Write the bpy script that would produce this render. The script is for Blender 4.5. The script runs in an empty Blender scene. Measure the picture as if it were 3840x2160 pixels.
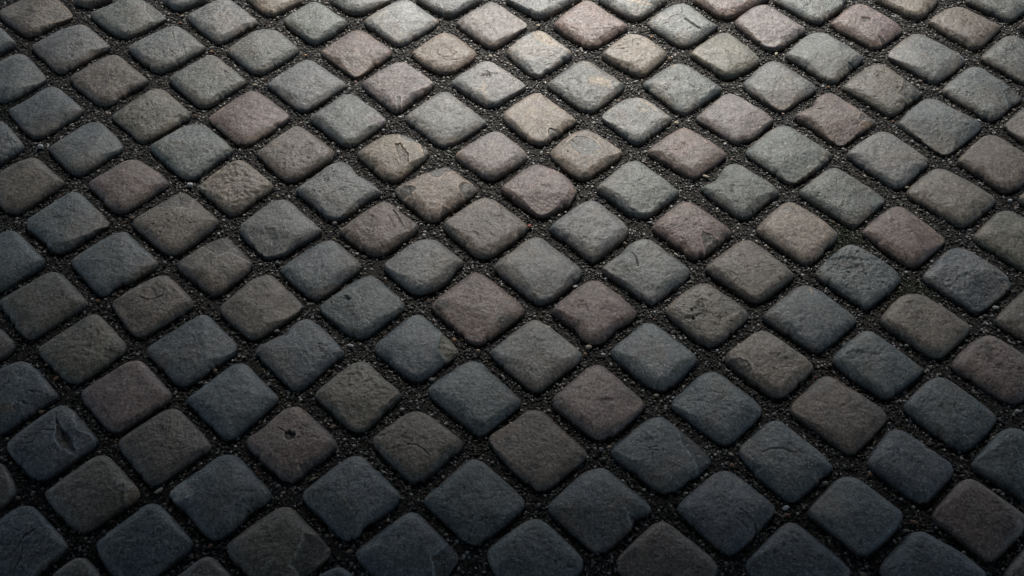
import bpy, math, re
import numpy as np

# ------------------------------------------------------------------ camera, sky, sun, exposure
scene = bpy.context.scene
CAM_H = 1.6
PITCH = math.radians(51.0)          # below the horizon
FPX = 4800.0                        # focal length in photograph pixels (3840 wide)
cam_data = bpy.data.cameras.new("camera")
cam_data.sensor_width = 36.0
cam_data.lens = FPX / 3840.0 * 36.0
cam_data.clip_start = 0.02
cam_data.clip_end = 500.0
cam = bpy.data.objects.new("camera", cam_data)
scene.collection.objects.link(cam)
cam.location = (0, 0, CAM_H)
cam.rotation_euler = (math.radians(90) - PITCH, 0, 0)
scene.camera = cam

WELL = (-0.48, 0.92, 3.46, 5.6)      # gap in the added shade slab: x0, x1, y0, y1
SUN_EL, SUN_AZ = math.radians(55), math.radians(2)      # azimuth from +Y towards +X
world = bpy.data.worlds.new("World")
scene.world = world
world.use_nodes = True
wn = world.node_tree
wn.nodes.clear()
wo = wn.nodes.new("ShaderNodeOutputWorld")
wb = wn.nodes.new("ShaderNodeBackground")
sky = wn.nodes.new("ShaderNodeTexSky")
sky.sky_type = 'NISHITA'
sky.sun_disc = False
sky.sun_elevation = SUN_EL
sky.sun_rotation = SUN_AZ
wb.inputs["Strength"].default_value = 0.08
wn.links.new(sky.outputs[0], wb.inputs[0])
wn.links.new(wb.outputs[0], wo.inputs[0])

sun_data = bpy.data.lights.new("sun", 'SUN')
sun_data.energy = 5.0
sun_data.angle = math.radians(30)                        # overcast: a broad soft glow in the sky
sun_data.color = (1.0, 0.955, 0.89)
sun = bpy.data.objects.new("sun", sun_data)
scene.collection.objects.link(sun)
sun.rotation_euler = (math.radians(90) - SUN_EL, 0, math.pi - SUN_AZ)

scene.view_settings.view_transform = 'Standard'
scene.view_settings.look = 'None'
scene.view_settings.gamma = 1.0
scene.view_settings.exposure = 1.28
scene.render.film_transparent = False
scene.cycles.max_bounces = 4
scene.cycles.diffuse_bounces = 2
scene.cycles.glossy_bounces = 2

def tag(o, label=None, cat=None, group=None, kind=None):
    if label: o["label"] = label
    if cat: o["category"] = cat
    if group: o["group"] = group
    if kind: o["kind"] = kind
    return o
# Every sett of the photograph: tile of the survey, stone kind, look, landmark flag, outline, surface features.
# features: P pit x,y,rx,ry,depth | K crack pts,width,depth | F flaked area pts,depth,tint | C mineral/stain patch pts,tint
S = []
def st(tile, kind, desc, lm, pts, feats=(), h=1.0, rough=1.0, rim=0.4):
    S.append((tile, kind, desc, lm, pts, feats, h, rough, rim))
# ---- A0
st('A0','N','brown-grey cobblestone with a chipped right edge, in the corner of the paving',1,"0 110 60 45 160 0 300 -50 410 -70 530 0 600 60 648 140 600 175 500 213 460 218 430 265 340 312 270 325 215 310 120 240 30 165",[('F',"440 180 520 150 640 130 600 180 500 214 460 218",.5,'T')],rim=.7)
st('A0','G','mid-grey cobblestone with its right third split off by a curved ridge',1,"828 135 930 70 1060 5 1190 -30 1310 0 1400 60 1500 155 1440 195 1370 235 1290 290 1180 330 1090 330 1010 290 920 220",[('F',"1290 -10 1400 40 1530 155 1440 210 1378 245 1380 160 1318 90",.9,''),('P',1085,70,45,25,.5),('K',"1070 90 1065 150 1080 200",5,.3),('P',1330,210,20,20,.6)])
st('A0','N','brown cobblestone cut off by the top of the picture',0,"680 -20 705 40 780 58 850 55 940 20 1010 -30 860 -130")
st('A0','G','grey cobblestone cut off by the top of the picture',0,"1470 -30 1500 30 1560 70 1620 90 1700 65 1780 35 1870 -25 1700 -130")
st('A0','G','grey-green cobblestone with a brown chipped right tip',1,"298 415 330 380 450 300 600 235 720 205 770 215 870 310 960 380 988 410 960 455 890 470 830 490 790 535 700 590 610 645 550 655 500 630 440 560 370 510 310 450",[('F',"800 450 900 420 990 420 960 465 830 520 790 560 770 530",.7,'N'),('K',"610 330 670 290 720 290",5,.3)],rim=.6)
st('A0','G','grey cobblestone at the left border of the picture, only its right half showing',0,"0 240 60 300 140 380 110 415 50 455 0 480 -120 500 -250 380 -120 250")
st('A0','G','grey cobblestone with shallow folds in its top',1,"1170 430 1230 370 1370 300 1500 240 1590 225 1640 240 1750 330 1850 415 1855 435 1790 480 1700 525 1620 590 1500 635 1430 650 1370 620 1290 560 1190 470",[('K',"1560 280 1570 340 1590 380",7,.45),('K',"1650 400 1670 450 1680 520",7,.6),('K',"1480 360 1400 420 1470 470",9,.4),('P',1380,545,25,20,.6),('K',"1540 460 1600 500 1590 560",8,.4)],rough=1.5)
st('A0','G','grey cobblestone with a small arched crack and worn right tip',0,"1705 140 1760 95 1880 30 2000 -25 2080 -20 2150 40 2250 110 2330 190 2290 225 2200 270 2110 320 2040 375 1970 385 1910 350 1830 280 1730 200",[('K',"1860 115 1930 95 2020 97",5,.5),('F',"2240 170 2290 150 2340 190 2290 230",.4,'')])
st('A1','G','smooth grey-green cobblestone with rounded corners',0,"-111 450 -60 390 30 335 120 270 210 250 300 255 370 290 440 360 530 430 530 460 450 520 360 570 250 640 190 660 120 655 60 610 -20 540 -90 490")
st('A0','B','slate-grey cobblestone touching the left border above a mossy joint',1,"-130 640 0 540 100 485 190 475 240 500 310 580 400 680 412 715 380 755 290 800 210 860 100 905 30 918 -40 880 -120 760")
st('A0','N','warm brown-grey cobblestone, smooth and unbroken',0,"645 710 700 650 830 570 960 500 1040 485 1090 510 1180 595 1300 680 1337 715 1320 755 1230 800 1130 860 1030 930 940 950 870 925 800 860 690 780",rim=.6)
st('A0','G','grey cobblestone with fine wavy ripples',1,"1540 710 1590 660 1730 580 1870 495 1930 490 1990 530 2090 620 2200 700 2225 735 2180 780 2070 840 1960 920 1880 960 1810 960 1740 900 1650 820 1560 750",[('K',"1720 610 1850 640 2040 640",8,.35),('K',"1700 690 1900 665 2070 710",8,.3),('K',"1960 600 2060 660 2120 720",6,.25)])
st('A0','B','slate-grey cobblestone with a slightly narrow left end',0,"85 990 130 960 280 880 410 785 480 775 540 800 620 880 740 970 750 1000 700 1050 580 1110 480 1190 390 1230 330 1245 250 1210 170 1110 100 1030")
st('A0','O','olive-brown mottled cobblestone with dark blotches',1,"1022 1040 1070 990 1200 910 1340 810 1430 790 1490 810 1570 890 1680 975 1725 1040 1690 1080 1590 1130 1480 1200 1380 1260 1310 1285 1250 1260 1190 1180 1090 1120 1035 1075",[('P',1260,1090,60,40,.4),('P',1145,1080,40,30,.4)],rough=1.3)
st('A1','M','dusky pink cobblestone with a faint line near its bottom corner',0,"-278 1060 -240 1020 -120 940 0 855 80 815 150 815 220 870 340 960 440 1030 450 1060 400 1110 300 1170 200 1240 100 1295 40 1308 -20 1300 -90 1240 -180 1170 -260 1100",[('K',"-100 1180 0 1160 110 1185",5,.25)],rim=.7)
st('B0','B','grey-blue cobblestone beside the large white pebble',1,"455 130 510 72 640 -8 770 -97 860 -115 920 -97 990 -20 1070 52 1105 115 1100 150 1050 185 960 220 860 300 760 360 690 368 620 330 540 235 470 175")
st('B0','G','broad grey cobblestone with a dark chip on its right tip',1,"1370 115 1420 70 1560 -10 1700 -90 1790 -100 1850 -85 1920 -10 2030 60 2095 130 2098 165 2050 200 1950 250 1850 340 1770 400 1700 405 1630 375 1550 300 1450 220 1385 160",[('F',"2025 150 2070 130 2110 165 2080 205 2030 205",.8,'D'),('P',1525,60,16,12,.6),('P',1660,-18,12,10,.5)])
st('B0','B','dark grey cobblestone at the left border with a slanting groove',1,"-160 40 -60 -90 0 -125 60 -85 130 0 205 90 212 125 170 175 90 220 0 275 -80 270 -150 180",[('K',"60 -20 70 50 110 120",9,.6)])
st('B0','N','plain brown-grey cobblestone near the left border',0,"-60 400 10 330 130 260 240 215 310 210 370 245 440 330 560 410 575 440 550 480 470 530 370 590 280 660 190 705 140 720 70 700 0 640 -60 520",[('K',"70 570 140 580 220 570",6,.3)])
st('B0','R','dark mauve cobblestone with a notched lower left edge',1,"812 440 870 385 990 320 1110 240 1190 222 1260 232 1330 280 1430 340 1510 420 1522 465 1480 505 1380 560 1280 630 1180 690 1110 718 1050 700 960 640 910 560 880 530 825 500",rim=.5)
st('B0','T','very coarse pitted tan cobblestone, the roughest of all',1,"1798 470 1850 420 1960 340 2080 255 2160 232 2220 245 2290 310 2400 390 2472 460 2475 485 2440 520 2330 590 2230 650 2170 715 2110 730 2050 710 1980 650 1890 570 1810 500",rough=3.4)
st('B0','B','dark blue-grey cobblestone with a bitten lower left edge',0,"238 800 290 740 430 650 560 560 640 518 700 520 760 570 850 660 930 740 975 810 950 850 860 900 760 960 700 1020 600 1055 530 1070 460 1050 410 980 330 910 250 860",[('K',"600 690 690 710",5,.3)])
st('B0','N','brown-grey cobblestone with a pale ridge below its top corner',1,"1212 790 1250 740 1360 680 1480 600 1590 540 1660 528 1720 560 1800 640 1900 710 1970 780 1972 820 1920 870 1810 940 1720 1020 1640 1080 1560 1092 1480 1070 1400 990 1290 900 1220 840",[('F',"1340 680 1400 685 1540 660 1600 665 1700 670 1740 560 1660 500 1560 540",.5,''),('P',1630,590,30,25,.5)])
st('B0','B','dark slate cobblestone at the left border below a wide joint',0,"-150 1080 -80 950 0 890 90 868 150 885 220 960 320 1050 395 1130 398 1170 370 1210 280 1270 170 1340 70 1400 0 1425 -90 1350 -150 1220")
st('B0','B','large dark blue cobblestone with a deep notch in its lower right side',1,"635 1160 690 1100 820 1010 960 930 1060 885 1130 877 1180 920 1260 1010 1370 1090 1425 1170 1400 1215 1320 1270 1220 1330 1100 1360 1040 1380 1010 1430 970 1460 920 1460 870 1430 800 1340 720 1250 650 1190")
st('B0','O','brown cobblestone with crossing cracks and a stepped top corner',1,"1605 1180 1660 1120 1780 1040 1900 970 1990 932 2060 935 2120 990 2200 1080 2280 1160 2288 1200 2240 1260 2150 1330 2060 1400 1990 1455 1950 1462 1890 1440 1800 1360 1700 1290 1620 1230",[('F',"1820 1010 1900 1070 1980 1110 2080 1080 2180 1120 2260 1180 2320 1160 2120 960 1990 900",.7,''),('K',"1900 1140 1910 1230",6,.4)],rim=.6)
# ---- C0
st('C0','O','olive-stained slate cobblestone at the left border',1,"5 310 60 260 200 180 340 90 440 42 520 45 580 85 660 190 760 280 780 330 750 370 650 420 540 490 430 560 330 630 270 648 220 630 150 540 110 440 30 370",[('C',"200 200 320 210 330 320 240 330",'O')])
st('C0','N','dark brown cobblestone with a curved dent in its top',1,"1020 320 1070 270 1200 190 1340 110 1450 75 1520 78 1570 120 1650 210 1740 300 1742 340 1720 390 1640 430 1530 480 1430 550 1350 600 1270 625 1210 605 1150 530 1090 440 1040 380",[('K',"1270 275 1340 297 1400 295 1460 265",8,.9),('P',1400,240,50,40,.5)],rim=.6)
st('C1','N','brown-grey cobblestone with a nicked bottom corner',0,"-168 360 -130 310 0 210 90 120 180 72 260 65 310 90 380 180 490 260 560 340 555 375 500 430 400 500 310 560 240 590 220 620 140 645 90 640 40 600 -60 520 -150 430",rim=.5)
st('C0','N','brown cobblestone of which only the right end enters at the left border',0,"-120 700 -60 580 0 550 60 610 135 690 140 720 100 770 40 815 0 838 -90 850 -150 780")
st('C0','O','dark olive cobblestone with streaky grain',0,"360 735 400 690 530 610 670 520 790 430 850 420 900 440 970 530 1060 610 1120 680 1132 740 1090 800 990 860 890 930 790 1010 720 1040 660 1042 600 1020 520 960 450 870 370 790",[('K',"900 680 960 760",6,.3)],rough=1.3)
st('C0','B','blue slate cobblestone with short grooves near its top corner',1,"1337 740 1380 690 1500 620 1640 530 1760 450 1840 427 1890 445 1950 530 2050 620 2130 690 2140 740 2100 800 1990 870 1880 950 1780 1030 1700 1068 1640 1068 1580 1040 1500 940 1420 850 1350 790",[('K',"1710 520 1740 560",6,.5),('K',"1740 620 1760 680",6,.4)],rough=1.3)
st('C0','M','dark purple-brown cobblestone, plain, lower left in the picture',0,"738 1150 780 1090 900 1020 1020 940 1140 860 1230 840 1290 860 1370 970 1480 1070 1545 1150 1540 1190 1490 1240 1370 1310 1270 1380 1190 1440 1110 1480 1050 1487 980 1460 920 1400 850 1310 760 1210",rim=.5)
st('C0','B','dark slate cobblestone at the left border with a short groove and olive stain',1,"-180 1180 -100 1000 0 915 120 865 200 850 270 880 340 940 420 1050 510 1150 505 1190 440 1230 330 1290 250 1360 140 1440 40 1490 -60 1510 -170 1400",[('K',"105 920 85 1000 60 1070",8,.7),('C',"0 1230 120 1240 130 1310 0 1330",'O')])
st('C1','B','dark blue cobblestone with a smooth even face',0,"-478 1200 -430 1150 -280 1050 -140 930 -60 875 10 865 70 890 130 980 230 1080 330 1160 335 1200 290 1260 190 1340 80 1440 -30 1530 -100 1558 -160 1530 -240 1430 -370 1310 -460 1250")
st('B1','B','smooth blue-grey cobblestone with a flat face',0,"380 1220 430 1160 560 1080 680 1000 770 965 840 962 900 1000 960 1060 1050 1130 1097 1195 1080 1240 1000 1290 910 1350 840 1420 760 1480 690 1490 620 1470 550 1410 450 1330 390 1270")
# ---- B1
st('B1','N','warm grey cobblestone with a few rough specks',0,"160 180 200 130 310 50 440 -50 500 -82 560 -70 640 0 740 70 850 150 862 190 820 240 720 300 620 360 540 415 460 425 390 410 320 340 220 250",[('P',390,140,30,18,.5),('P',560,140,25,15,.3)])
st('B1','G','grey cobblestone with a step broken out of its upper right edge',1,"507 500 560 450 680 380 790 290 880 252 950 255 1000 290 1050 380 1130 405 1220 470 1270 520 1240 560 1130 610 1050 680 960 750 890 780 820 770 750 730 670 640 570 570 515 530",[('P',930,510,22,16,.6),('P',1060,490,18,14,.5)])
st('B1','G','grey cobblestone with shallow dents on its lower half',0,"-5 845 50 780 180 690 300 600 380 587 440 600 500 660 570 740 680 810 733 865 720 895 640 950 520 1010 430 1080 350 1120 260 1120 200 1100 130 1030 40 940 0 890",[('P',265,905,50,28,.8),('P',290,950,50,20,.5)],rim=.5)
st('B1','T','tan cobblestone with a curved ridge beside a deep hollow',1,"1065 185 1120 120 1230 50 1340 0 1400 -5 1500 10 1580 50 1640 100 1710 155 1700 190 1660 240 1590 300 1500 370 1430 425 1360 430 1290 400 1210 320 1100 230",[('F',"1590 90 1650 110 1730 160 1700 210 1665 245 1625 190",1.2,'D'),('F',"1400 100 1455 90 1490 130 1525 180 1530 250 1490 290 1440 220",1.0,''),('F',"1430 0 1590 40 1600 90 1530 70 1450 50",.6,'G')],rough=1.2)
st('B1','T','tan cobblestone with grey flaked corners, shaped like a map',1,"1412 505 1470 450 1580 385 1700 340 1800 300 1870 287 1930 320 2030 400 2140 480 2150 510 2110 560 2000 630 1900 700 1820 760 1750 797 1690 780 1640 720 1530 640 1440 570",[('F',"1680 350 1740 390 1810 400 1850 350 1920 350 1980 375 1900 270 1790 280",.6,'D'),('F',"2010 440 1975 500 2000 570 2005 640 2150 550 2170 500 2100 450",1.0,'D'),('F',"1515 455 1595 490 1560 560 1470 575 1430 510",.8,'D'),('F',"1830 650 1920 655 1870 740 1750 800 1735 740 1800 720",.6,'D'),('P',1905,525,18,12,.6)])
st('B1','R','reddish brown cobblestone with two slanting gouges',1,"903 870 950 820 1080 730 1200 650 1290 608 1350 615 1410 670 1490 740 1590 800 1612 850 1580 900 1480 970 1400 1030 1310 1090 1250 1100 1180 1090 1090 1050 1000 970 920 900",[('K',"1390 690 1430 750 1475 830",11,1.0),('K',"1340 740 1380 800 1400 860",9,.6),('K',"1540 780 1540 850",8,.6)],rim=.6)
st('B1','G','grey cobblestone whose right tip narrows over a nicked edge',1,"1310 1180 1360 1130 1470 1050 1580 970 1680 945 1760 950 1830 990 1900 1060 2010 1130 2025 1180 1980 1210 1930 1240 1910 1290 1850 1360 1770 1410 1680 1440 1600 1447 1520 1410 1430 1330 1330 1240")
st('B2','N','warm grey cobblestone left of the red pebble',1,"-567 820 -520 760 -400 690 -280 600 -190 575 -120 590 -50 640 60 730 160 800 185 850 150 900 60 980 -50 1050 -130 1110 -200 1120 -270 1110 -350 1040 -450 950 -550 870")
# ---- A1
st('A1','G','grey cobblestone with a steep rounded face',0,"400 180 440 130 560 50 640 8 700 5 760 40 850 110 940 160 970 200 950 240 870 300 770 360 700 392 650 388 590 350 490 270 420 220")
st('A1','T','tan cobblestone cut off by the top of the picture',1,"60 -20 110 20 190 100 240 130 300 138 370 110 460 60 560 0 480 -90 300 -170 120 -100",rim=.8)
st('A1','G','grey-green cobblestone cut off by the top of the picture',0,"820 -20 880 40 960 100 1040 122 1110 120 1180 90 1270 40 1360 -20 1200 -150 1000 -140")
st('A1','L','light warm-grey cobblestone with tan lower edges',0,"1120 195 1170 140 1300 60 1420 0 1500 -15 1550 0 1650 90 1780 160 1797 200 1750 240 1640 300 1540 370 1460 405 1400 398 1330 340 1230 270 1130 220",rim=.6)
st('A1','G','pale grey cobblestone cut off by the top of the picture',0,"1600 -20 1680 40 1780 110 1850 140 1910 148 1970 125 2060 60 2190 -10 2050 -130 1750 -120")
st('A2','P','pale pinkish-grey cobblestone with an even surface',0,"-455 200 -400 140 -270 70 -170 15 -110 12 -50 50 60 120 175 200 185 235 130 280 30 340 -50 400 -120 430 -180 415 -260 350 -380 270 -440 230")
st('A1','M','mauve cobblestone with a short pale scratch',1,"735 465 790 420 910 340 1010 270 1080 262 1140 280 1220 350 1340 420 1372 470 1350 510 1260 570 1160 640 1080 690 1030 695 970 650 870 570 760 500",[('C',"1025 600 1035 575 1040 550 1030 555 1018 600",'L')],rim=.6)
st('A1','T','tan cobblestone with a sunken eye-shaped ring',1,"1560 485 1600 440 1700 360 1790 300 1860 283 1930 300 2010 370 2110 440 2138 490 2100 540 2020 590 1940 645 1870 662 1800 655 1700 610 1610 540",[('K',"1790 450 1790 490 1850 520 1920 510 1960 470",10,.9),('K',"1830 530 1890 548 1970 535",8,.7),('P',1870,450,40,28,.7)],rough=1.3,rim=.6)
st('A1','G','grey cobblestone with a finely grained face',0,"252 760 310 700 440 620 560 540 620 530 680 550 780 640 920 720 958 770 920 800 820 850 720 930 630 990 570 1000 500 970 410 880 290 800")
st('A1','P','mauve-grey cobblestone with a dark dimple right of its centre',1,"1110 750 1170 690 1290 620 1400 560 1480 552 1530 575 1610 640 1720 710 1752 760 1730 800 1630 860 1530 930 1460 1000 1400 1008 1340 970 1240 880 1130 790",[('P',1535,722,50,22,1.1),('F',"1420 880 1460 880 1450 960 1425 960",.6,'D'),('K',"1290 660 1340 640 1420 640",5,.3)])
st('A2','L','light grey cobblestone with a dark pit and a tan streak',1,"-495 740 -440 680 -330 620 -230 555 -170 545 -100 570 -20 630 120 720 172 775 140 810 50 860 -60 930 -130 965 -190 955 -280 900 -400 810 -490 765",[('P',-165,680,24,18,1.6),('C',"-275 800 -225 800 -180 740 -195 800 -165 865 -195 850 -230 815",'Y')])
st('A1','G','grey cobblestone with an oval darker hollow near its right tip',1,"635 1060 690 1010 830 930 920 850 990 835 1050 850 1130 930 1250 1000 1320 1080 1300 1120 1220 1170 1130 1240 1060 1300 990 1320 930 1310 860 1260 770 1170 660 1100",[('F',"1150 1050 1200 1025 1270 1050 1250 1100 1180 1100",.35,'M')])
st('A1','L','clean light blue-grey cobblestone, large and square',1,"1495 1060 1550 1000 1680 920 1800 830 1870 820 1920 845 2010 930 2150 1020 2225 1090 2200 1130 2100 1190 1990 1260 1900 1315 1840 1318 1770 1290 1700 1220 1580 1130 1510 1090")
st('B2','P','pinkish-grey cobblestone with faint pink flecks',0,"-460 190 -420 140 -320 70 -200 0 -120 -35 -50 -20 20 30 130 120 185 185 175 225 100 290 -20 360 -110 410 -160 410 -230 380 -320 310 -430 240",rim=.6)
# ---- A2
st('A2','L','pale grey cobblestone with a cream blotch at its top corner',1,"5 450 50 400 150 320 230 278 290 270 360 290 440 360 560 440 592 490 560 530 470 580 380 640 300 695 240 685 180 640 80 560 15 490",[('C',"220 300 320 275 400 330 480 430 380 420 260 370",'Y'),('P',290,335,35,18,.5)],rim=.7)
st('A2','G','grey-green cobblestone with a dark spot, cut off by the top of the picture',1,"0 -20 60 30 150 90 250 150 320 162 380 140 480 80 600 10 680 -40 450 -150 150 -140",[('P',425,20,35,25,.9)])
st('A2','M','pink cobblestone with a long thin crack across it',1,"430 215 480 150 580 70 690 0 740 -8 790 10 900 100 1040 180 1092 240 1040 280 950 330 870 390 790 425 720 422 640 380 540 320 440 250",[('K',"665 255 780 267 860 255 940 245 1020 258",5,.8),('K',"650 90 700 62 780 70",5,.4)])
st('A2','G','grey cobblestone with tan veins, cut off by the top of the picture',1,"840 -20 920 50 1030 120 1120 170 1190 175 1260 140 1340 90 1380 40 1450 -20 1300 -150 1000 -150",[('C',"1050 0 1200 35 1330 45 1300 25 1150 0",'Y')])
st('A2','G','grey cobblestone with a long slanting hollow and zigzag crack',1,"1280 210 1330 140 1430 70 1530 25 1600 22 1660 40 1730 110 1790 170 1890 215 1910 240 1860 280 1780 330 1700 390 1630 420 1560 412 1500 370 1400 300 1300 250",[('K',"1620 170 1660 200 1710 235 1755 255",26,1.7),('K',"1405 215 1465 200 1490 150 1570 135 1600 100 1590 60",5,.8)])
st('A2','M','pink cobblestone cut off by the top of the picture',1,"1700 -20 1760 40 1850 100 1930 155 2000 165 2070 145 2170 80 2300 10 2380 -40 2150 -150 1850 -130")
st('A2','T','peach-tan cobblestone with a hollow below its top corner',1,"868 490 920 430 1020 350 1100 305 1180 298 1260 325 1340 380 1430 450 1450 490 1410 550 1330 600 1250 680 1190 685 1120 650 1020 600 920 550",[('P',1110,385,45,35,1.0),('F',"1090 325 1200 330 1320 375 1280 310 1180 280",.5,'M'),('K',"1000 440 1060 440 1130 430",6,.5)],rim=.6)
st('A2','O','brownish tan cobblestone with a darker right end',0,"1670 480 1720 420 1830 350 1920 295 1980 285 2040 300 2120 370 2220 440 2300 540 2290 570 2200 620 2110 670 2030 698 1960 695 1890 650 1790 570 1690 510",[('F',"2150 380 2230 490 2225 560 2330 570 2320 500 2220 420",.3,'D'),('K',"1800 485 1890 485",5,.3)])
st('A2','G','grey-green cobblestone carrying a peach bar-shaped patch',1,"372 760 430 700 540 620 640 550 720 540 780 560 860 630 990 700 1078 770 1050 800 960 860 880 930 790 1000 720 1003 650 970 550 890 420 810",[('C',"755 700 850 710 940 730 955 800 880 768 745 748",'Y'),('P',760,850,30,25,.5),('P',820,890,25,20,.5)])
st('A2','G','grey-green cobblestone with hooked cracks right of centre',1,"1242 760 1300 700 1410 630 1510 570 1590 562 1660 590 1760 670 1880 740 1945 790 1920 830 1820 890 1730 960 1640 1020 1580 1025 1520 990 1430 900 1290 810",[('K',"1640 720 1665 690 1700 675",5,.6),('K',"1640 760 1690 790 1720 810",5,.5),('C',"1690 820 1645 930 1720 950 1745 860",'D'),('C',"1500 570 1530 575 1520 600 1495 595",'Y')])
st('A3','G','plain mid-grey cobblestone with speckled face',0,"-127 750 -60 680 30 600 110 550 180 545 240 575 340 650 480 730 523 790 480 850 380 900 290 970 230 998 170 985 60 920 -50 850 -115 790")
st('A2','T','large peach-tan cobblestone with a dark chip at lower right',1,"-25 1030 20 980 120 910 210 850 270 832 330 850 400 920 520 990 632 1075 610 1110 520 1170 420 1250 340 1298 280 1300 200 1270 110 1190 0 1110",[('F',"380 1158 460 1155 495 1188 400 1230 368 1200",.8,'D'),('C',"220 900 330 910 320 960 240 960",'P')],rim=.4)
st('A2','L','grey cobblestone with a net of tan mottling',1,"865 1060 910 1000 1000 930 1090 885 1180 875 1250 885 1340 950 1440 1020 1497 1075 1460 1110 1370 1170 1280 1250 1220 1290 1160 1292 1090 1250 1010 1170 910 1110",[('C',"1190 880 1230 890 1240 930 1210 920",'Y'),('C',"1250 905 1340 960 1365 1005 1320 1000 1300 960 1240 950",'Y'),('C',"1165 975 1210 1000 1290 995 1280 1012 1190 1015",'Y')])
st('A2','P','grey cobblestone with a faint mauve top corner',0,"1722 1060 1780 1000 1890 920 1970 850 2030 832 2090 850 2180 920 2320 990 2410 1070 2400 1110 2310 1170 2230 1250 2130 1285 2060 1288 2000 1250 1900 1170 1750 1100",[('K',"2040 960 2130 1030",9,.3)])
st('B2','T','tan cobblestone with a grey swirling sunken centre',1,"405 160 450 100 560 10 660 -40 730 -45 800 -20 880 40 1000 120 1042 170 1010 220 920 280 820 340 760 395 700 412 630 400 560 340 470 270 410 210",[('F',"560 70 620 20 720 20 820 70 865 140 820 190 700 205 610 160",.7,'G'),('P',600,90,40,30,.6),('C',"670 350 740 345 745 385 690 390",'D'),('C',"810 145 850 145 840 170 812 168",'Y')],rim=.4)
st('B2','M','broad mauve cobblestone with a nick in its lower right edge',1,"1282 160 1330 100 1450 20 1560 -50 1620 -60 1680 -40 1760 10 1890 90 1990 175 1960 220 1870 290 1800 345 1750 360 1710 402 1660 395 1580 340 1450 270 1300 190")
# ---- A3
st('A3','P','rough pinkish cobblestone with a pale seam down its middle',1,"-202 190 -150 140 -40 60 40 33 90 32 150 60 240 130 380 210 437 265 410 300 320 350 240 420 170 445 110 445 40 415 -60 330 -180 240",[('K',"120 70 145 130 140 220",6,.3)],rough=1.8,rim=.6)
st('A3','G','grey cobblestone with a dark bottom tip, cut off by the top of the picture',0,"150 -20 230 40 350 110 460 180 540 208 590 195 670 130 760 70 800 10 790 -60 600 -140 300 -120",[('C',"520 165 580 170 570 205 520 205",'D')])
st('A3','T','olive-tan cobblestone cut off by the top of the picture',1,"1080 -30 1150 30 1250 90 1350 140 1430 160 1500 150 1570 90 1620 20 1640 -40 1500 -120 1250 -120")
st('A3','M','mauve cobblestone with a dark triangular pit',1,"668 200 730 150 820 70 890 25 950 22 1020 50 1120 110 1250 180 1312 250 1315 280 1250 320 1180 360 1120 420 1070 440 1010 420 930 360 850 320 760 290 700 240",[('F',"940 155 1035 165 1020 195 970 215 945 190",1.2,'D'),('P',900,142,40,12,.7),('F',"1090 325 1130 320 1170 355 1140 380",.7,'D')],rough=1.2)
st('A3','N','mauve-brown cobblestone with a faint dent in its middle',0,"1562 190 1610 130 1720 70 1810 45 1880 55 1960 100 2080 150 2180 210 2197 245 2160 290 2110 330 2060 390 2010 430 1950 440 1890 420 1820 370 1700 300 1590 230",[('P',1945,225,55,22,.5),('P',1665,190,16,14,.5)],rim=.6)
st('A3','G','dark grey cobblestone in the upper right corner, cut off by the top',0,"1900 -20 2000 60 2130 130 2240 180 2290 188 2350 150 2415 90 2500 20 2400 -120 2100 -130")
st('A3','N','brown cobblestone showing only its tip at the right border, highest there',0,"2385 240 2410 190 2480 150 2600 180 2600 320 2480 310 2410 270")
st('A3','G','grey cobblestone with a V-shaped chip in its lower right side',1,"260 490 320 430 400 350 500 290 570 282 640 300 740 360 880 440 958 520 930 560 870 590 830 620 790 660 730 730 680 748 620 735 550 690 450 610 290 530",[('F',"815 550 850 560 870 600 830 625 800 650",1.0,'D')])
st('A3','B','blue-grey cobblestone with a thin pale vein and nicked bottom',1,"1192 490 1240 420 1330 350 1410 297 1480 292 1550 320 1680 390 1830 470 1870 540 1850 580 1780 630 1720 680 1690 690 1660 730 1600 745 1540 725 1460 670 1330 590 1210 530",[('C',"1445 470 1500 498 1560 545 1630 602 1625 606 1555 552 1495 506",'Y'),('F',"1660 650 1700 690 1660 740",.9,'D')])
st('A3','G','grey cobblestone at the right border with a pale fleck',0,"2035 520 2090 450 2180 370 2250 318 2310 312 2380 330 2460 380 2600 460 2640 540 2600 640 2520 700 2440 740 2400 742 2330 710 2240 640 2100 570",[('C',"2210 530 2235 530 2230 550 2212 548",'L')])
st('A3','O','tan-brown cobblestone with a sunken dark triangle at right',1,"785 780 830 720 930 650 1030 580 1110 568 1170 585 1260 650 1380 740 1497 820 1490 850 1410 900 1330 960 1270 1020 1220 1045 1170 1035 1090 970 980 900 800 810",[('F',"1300 690 1312 780 1268 850 1330 888 1400 850 1500 830 1400 750",.7,'D'),('P',1105,695,22,14,.5)],rim=.5)
st('A3','B','blue-grey cobblestone with its right end flaked off',1,"1685 810 1730 750 1830 670 1920 605 1990 597 2050 615 2150 690 2280 770 2380 850 2385 890 2350 930 2260 970 2220 1010 2160 1070 2100 1078 2040 1060 1960 1000 1850 930 1700 850",[('F',"2270 765 2225 830 2262 900 2250 985 2340 950 2410 890 2340 790",.9,'D')])
st('A3','M','mauve cobblestone with a bite out of its upper left edge',1,"340 1050 380 1010 470 980 520 960 540 890 600 845 650 833 720 850 800 910 930 990 1050 1070 1070 1110 1010 1150 920 1200 850 1260 790 1305 720 1312 660 1280 570 1200 450 1120 360 1085",[('F',"925 1025 1000 1040 1080 1080 1000 1090 930 1090",.7,'D'),('K',"380 1000 480 975 560 990 620 980",7,.7),('F',"940 1090 1070 1080 1000 1160 930 1180 915 1150",.4,'T')],rough=1.3)
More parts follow.
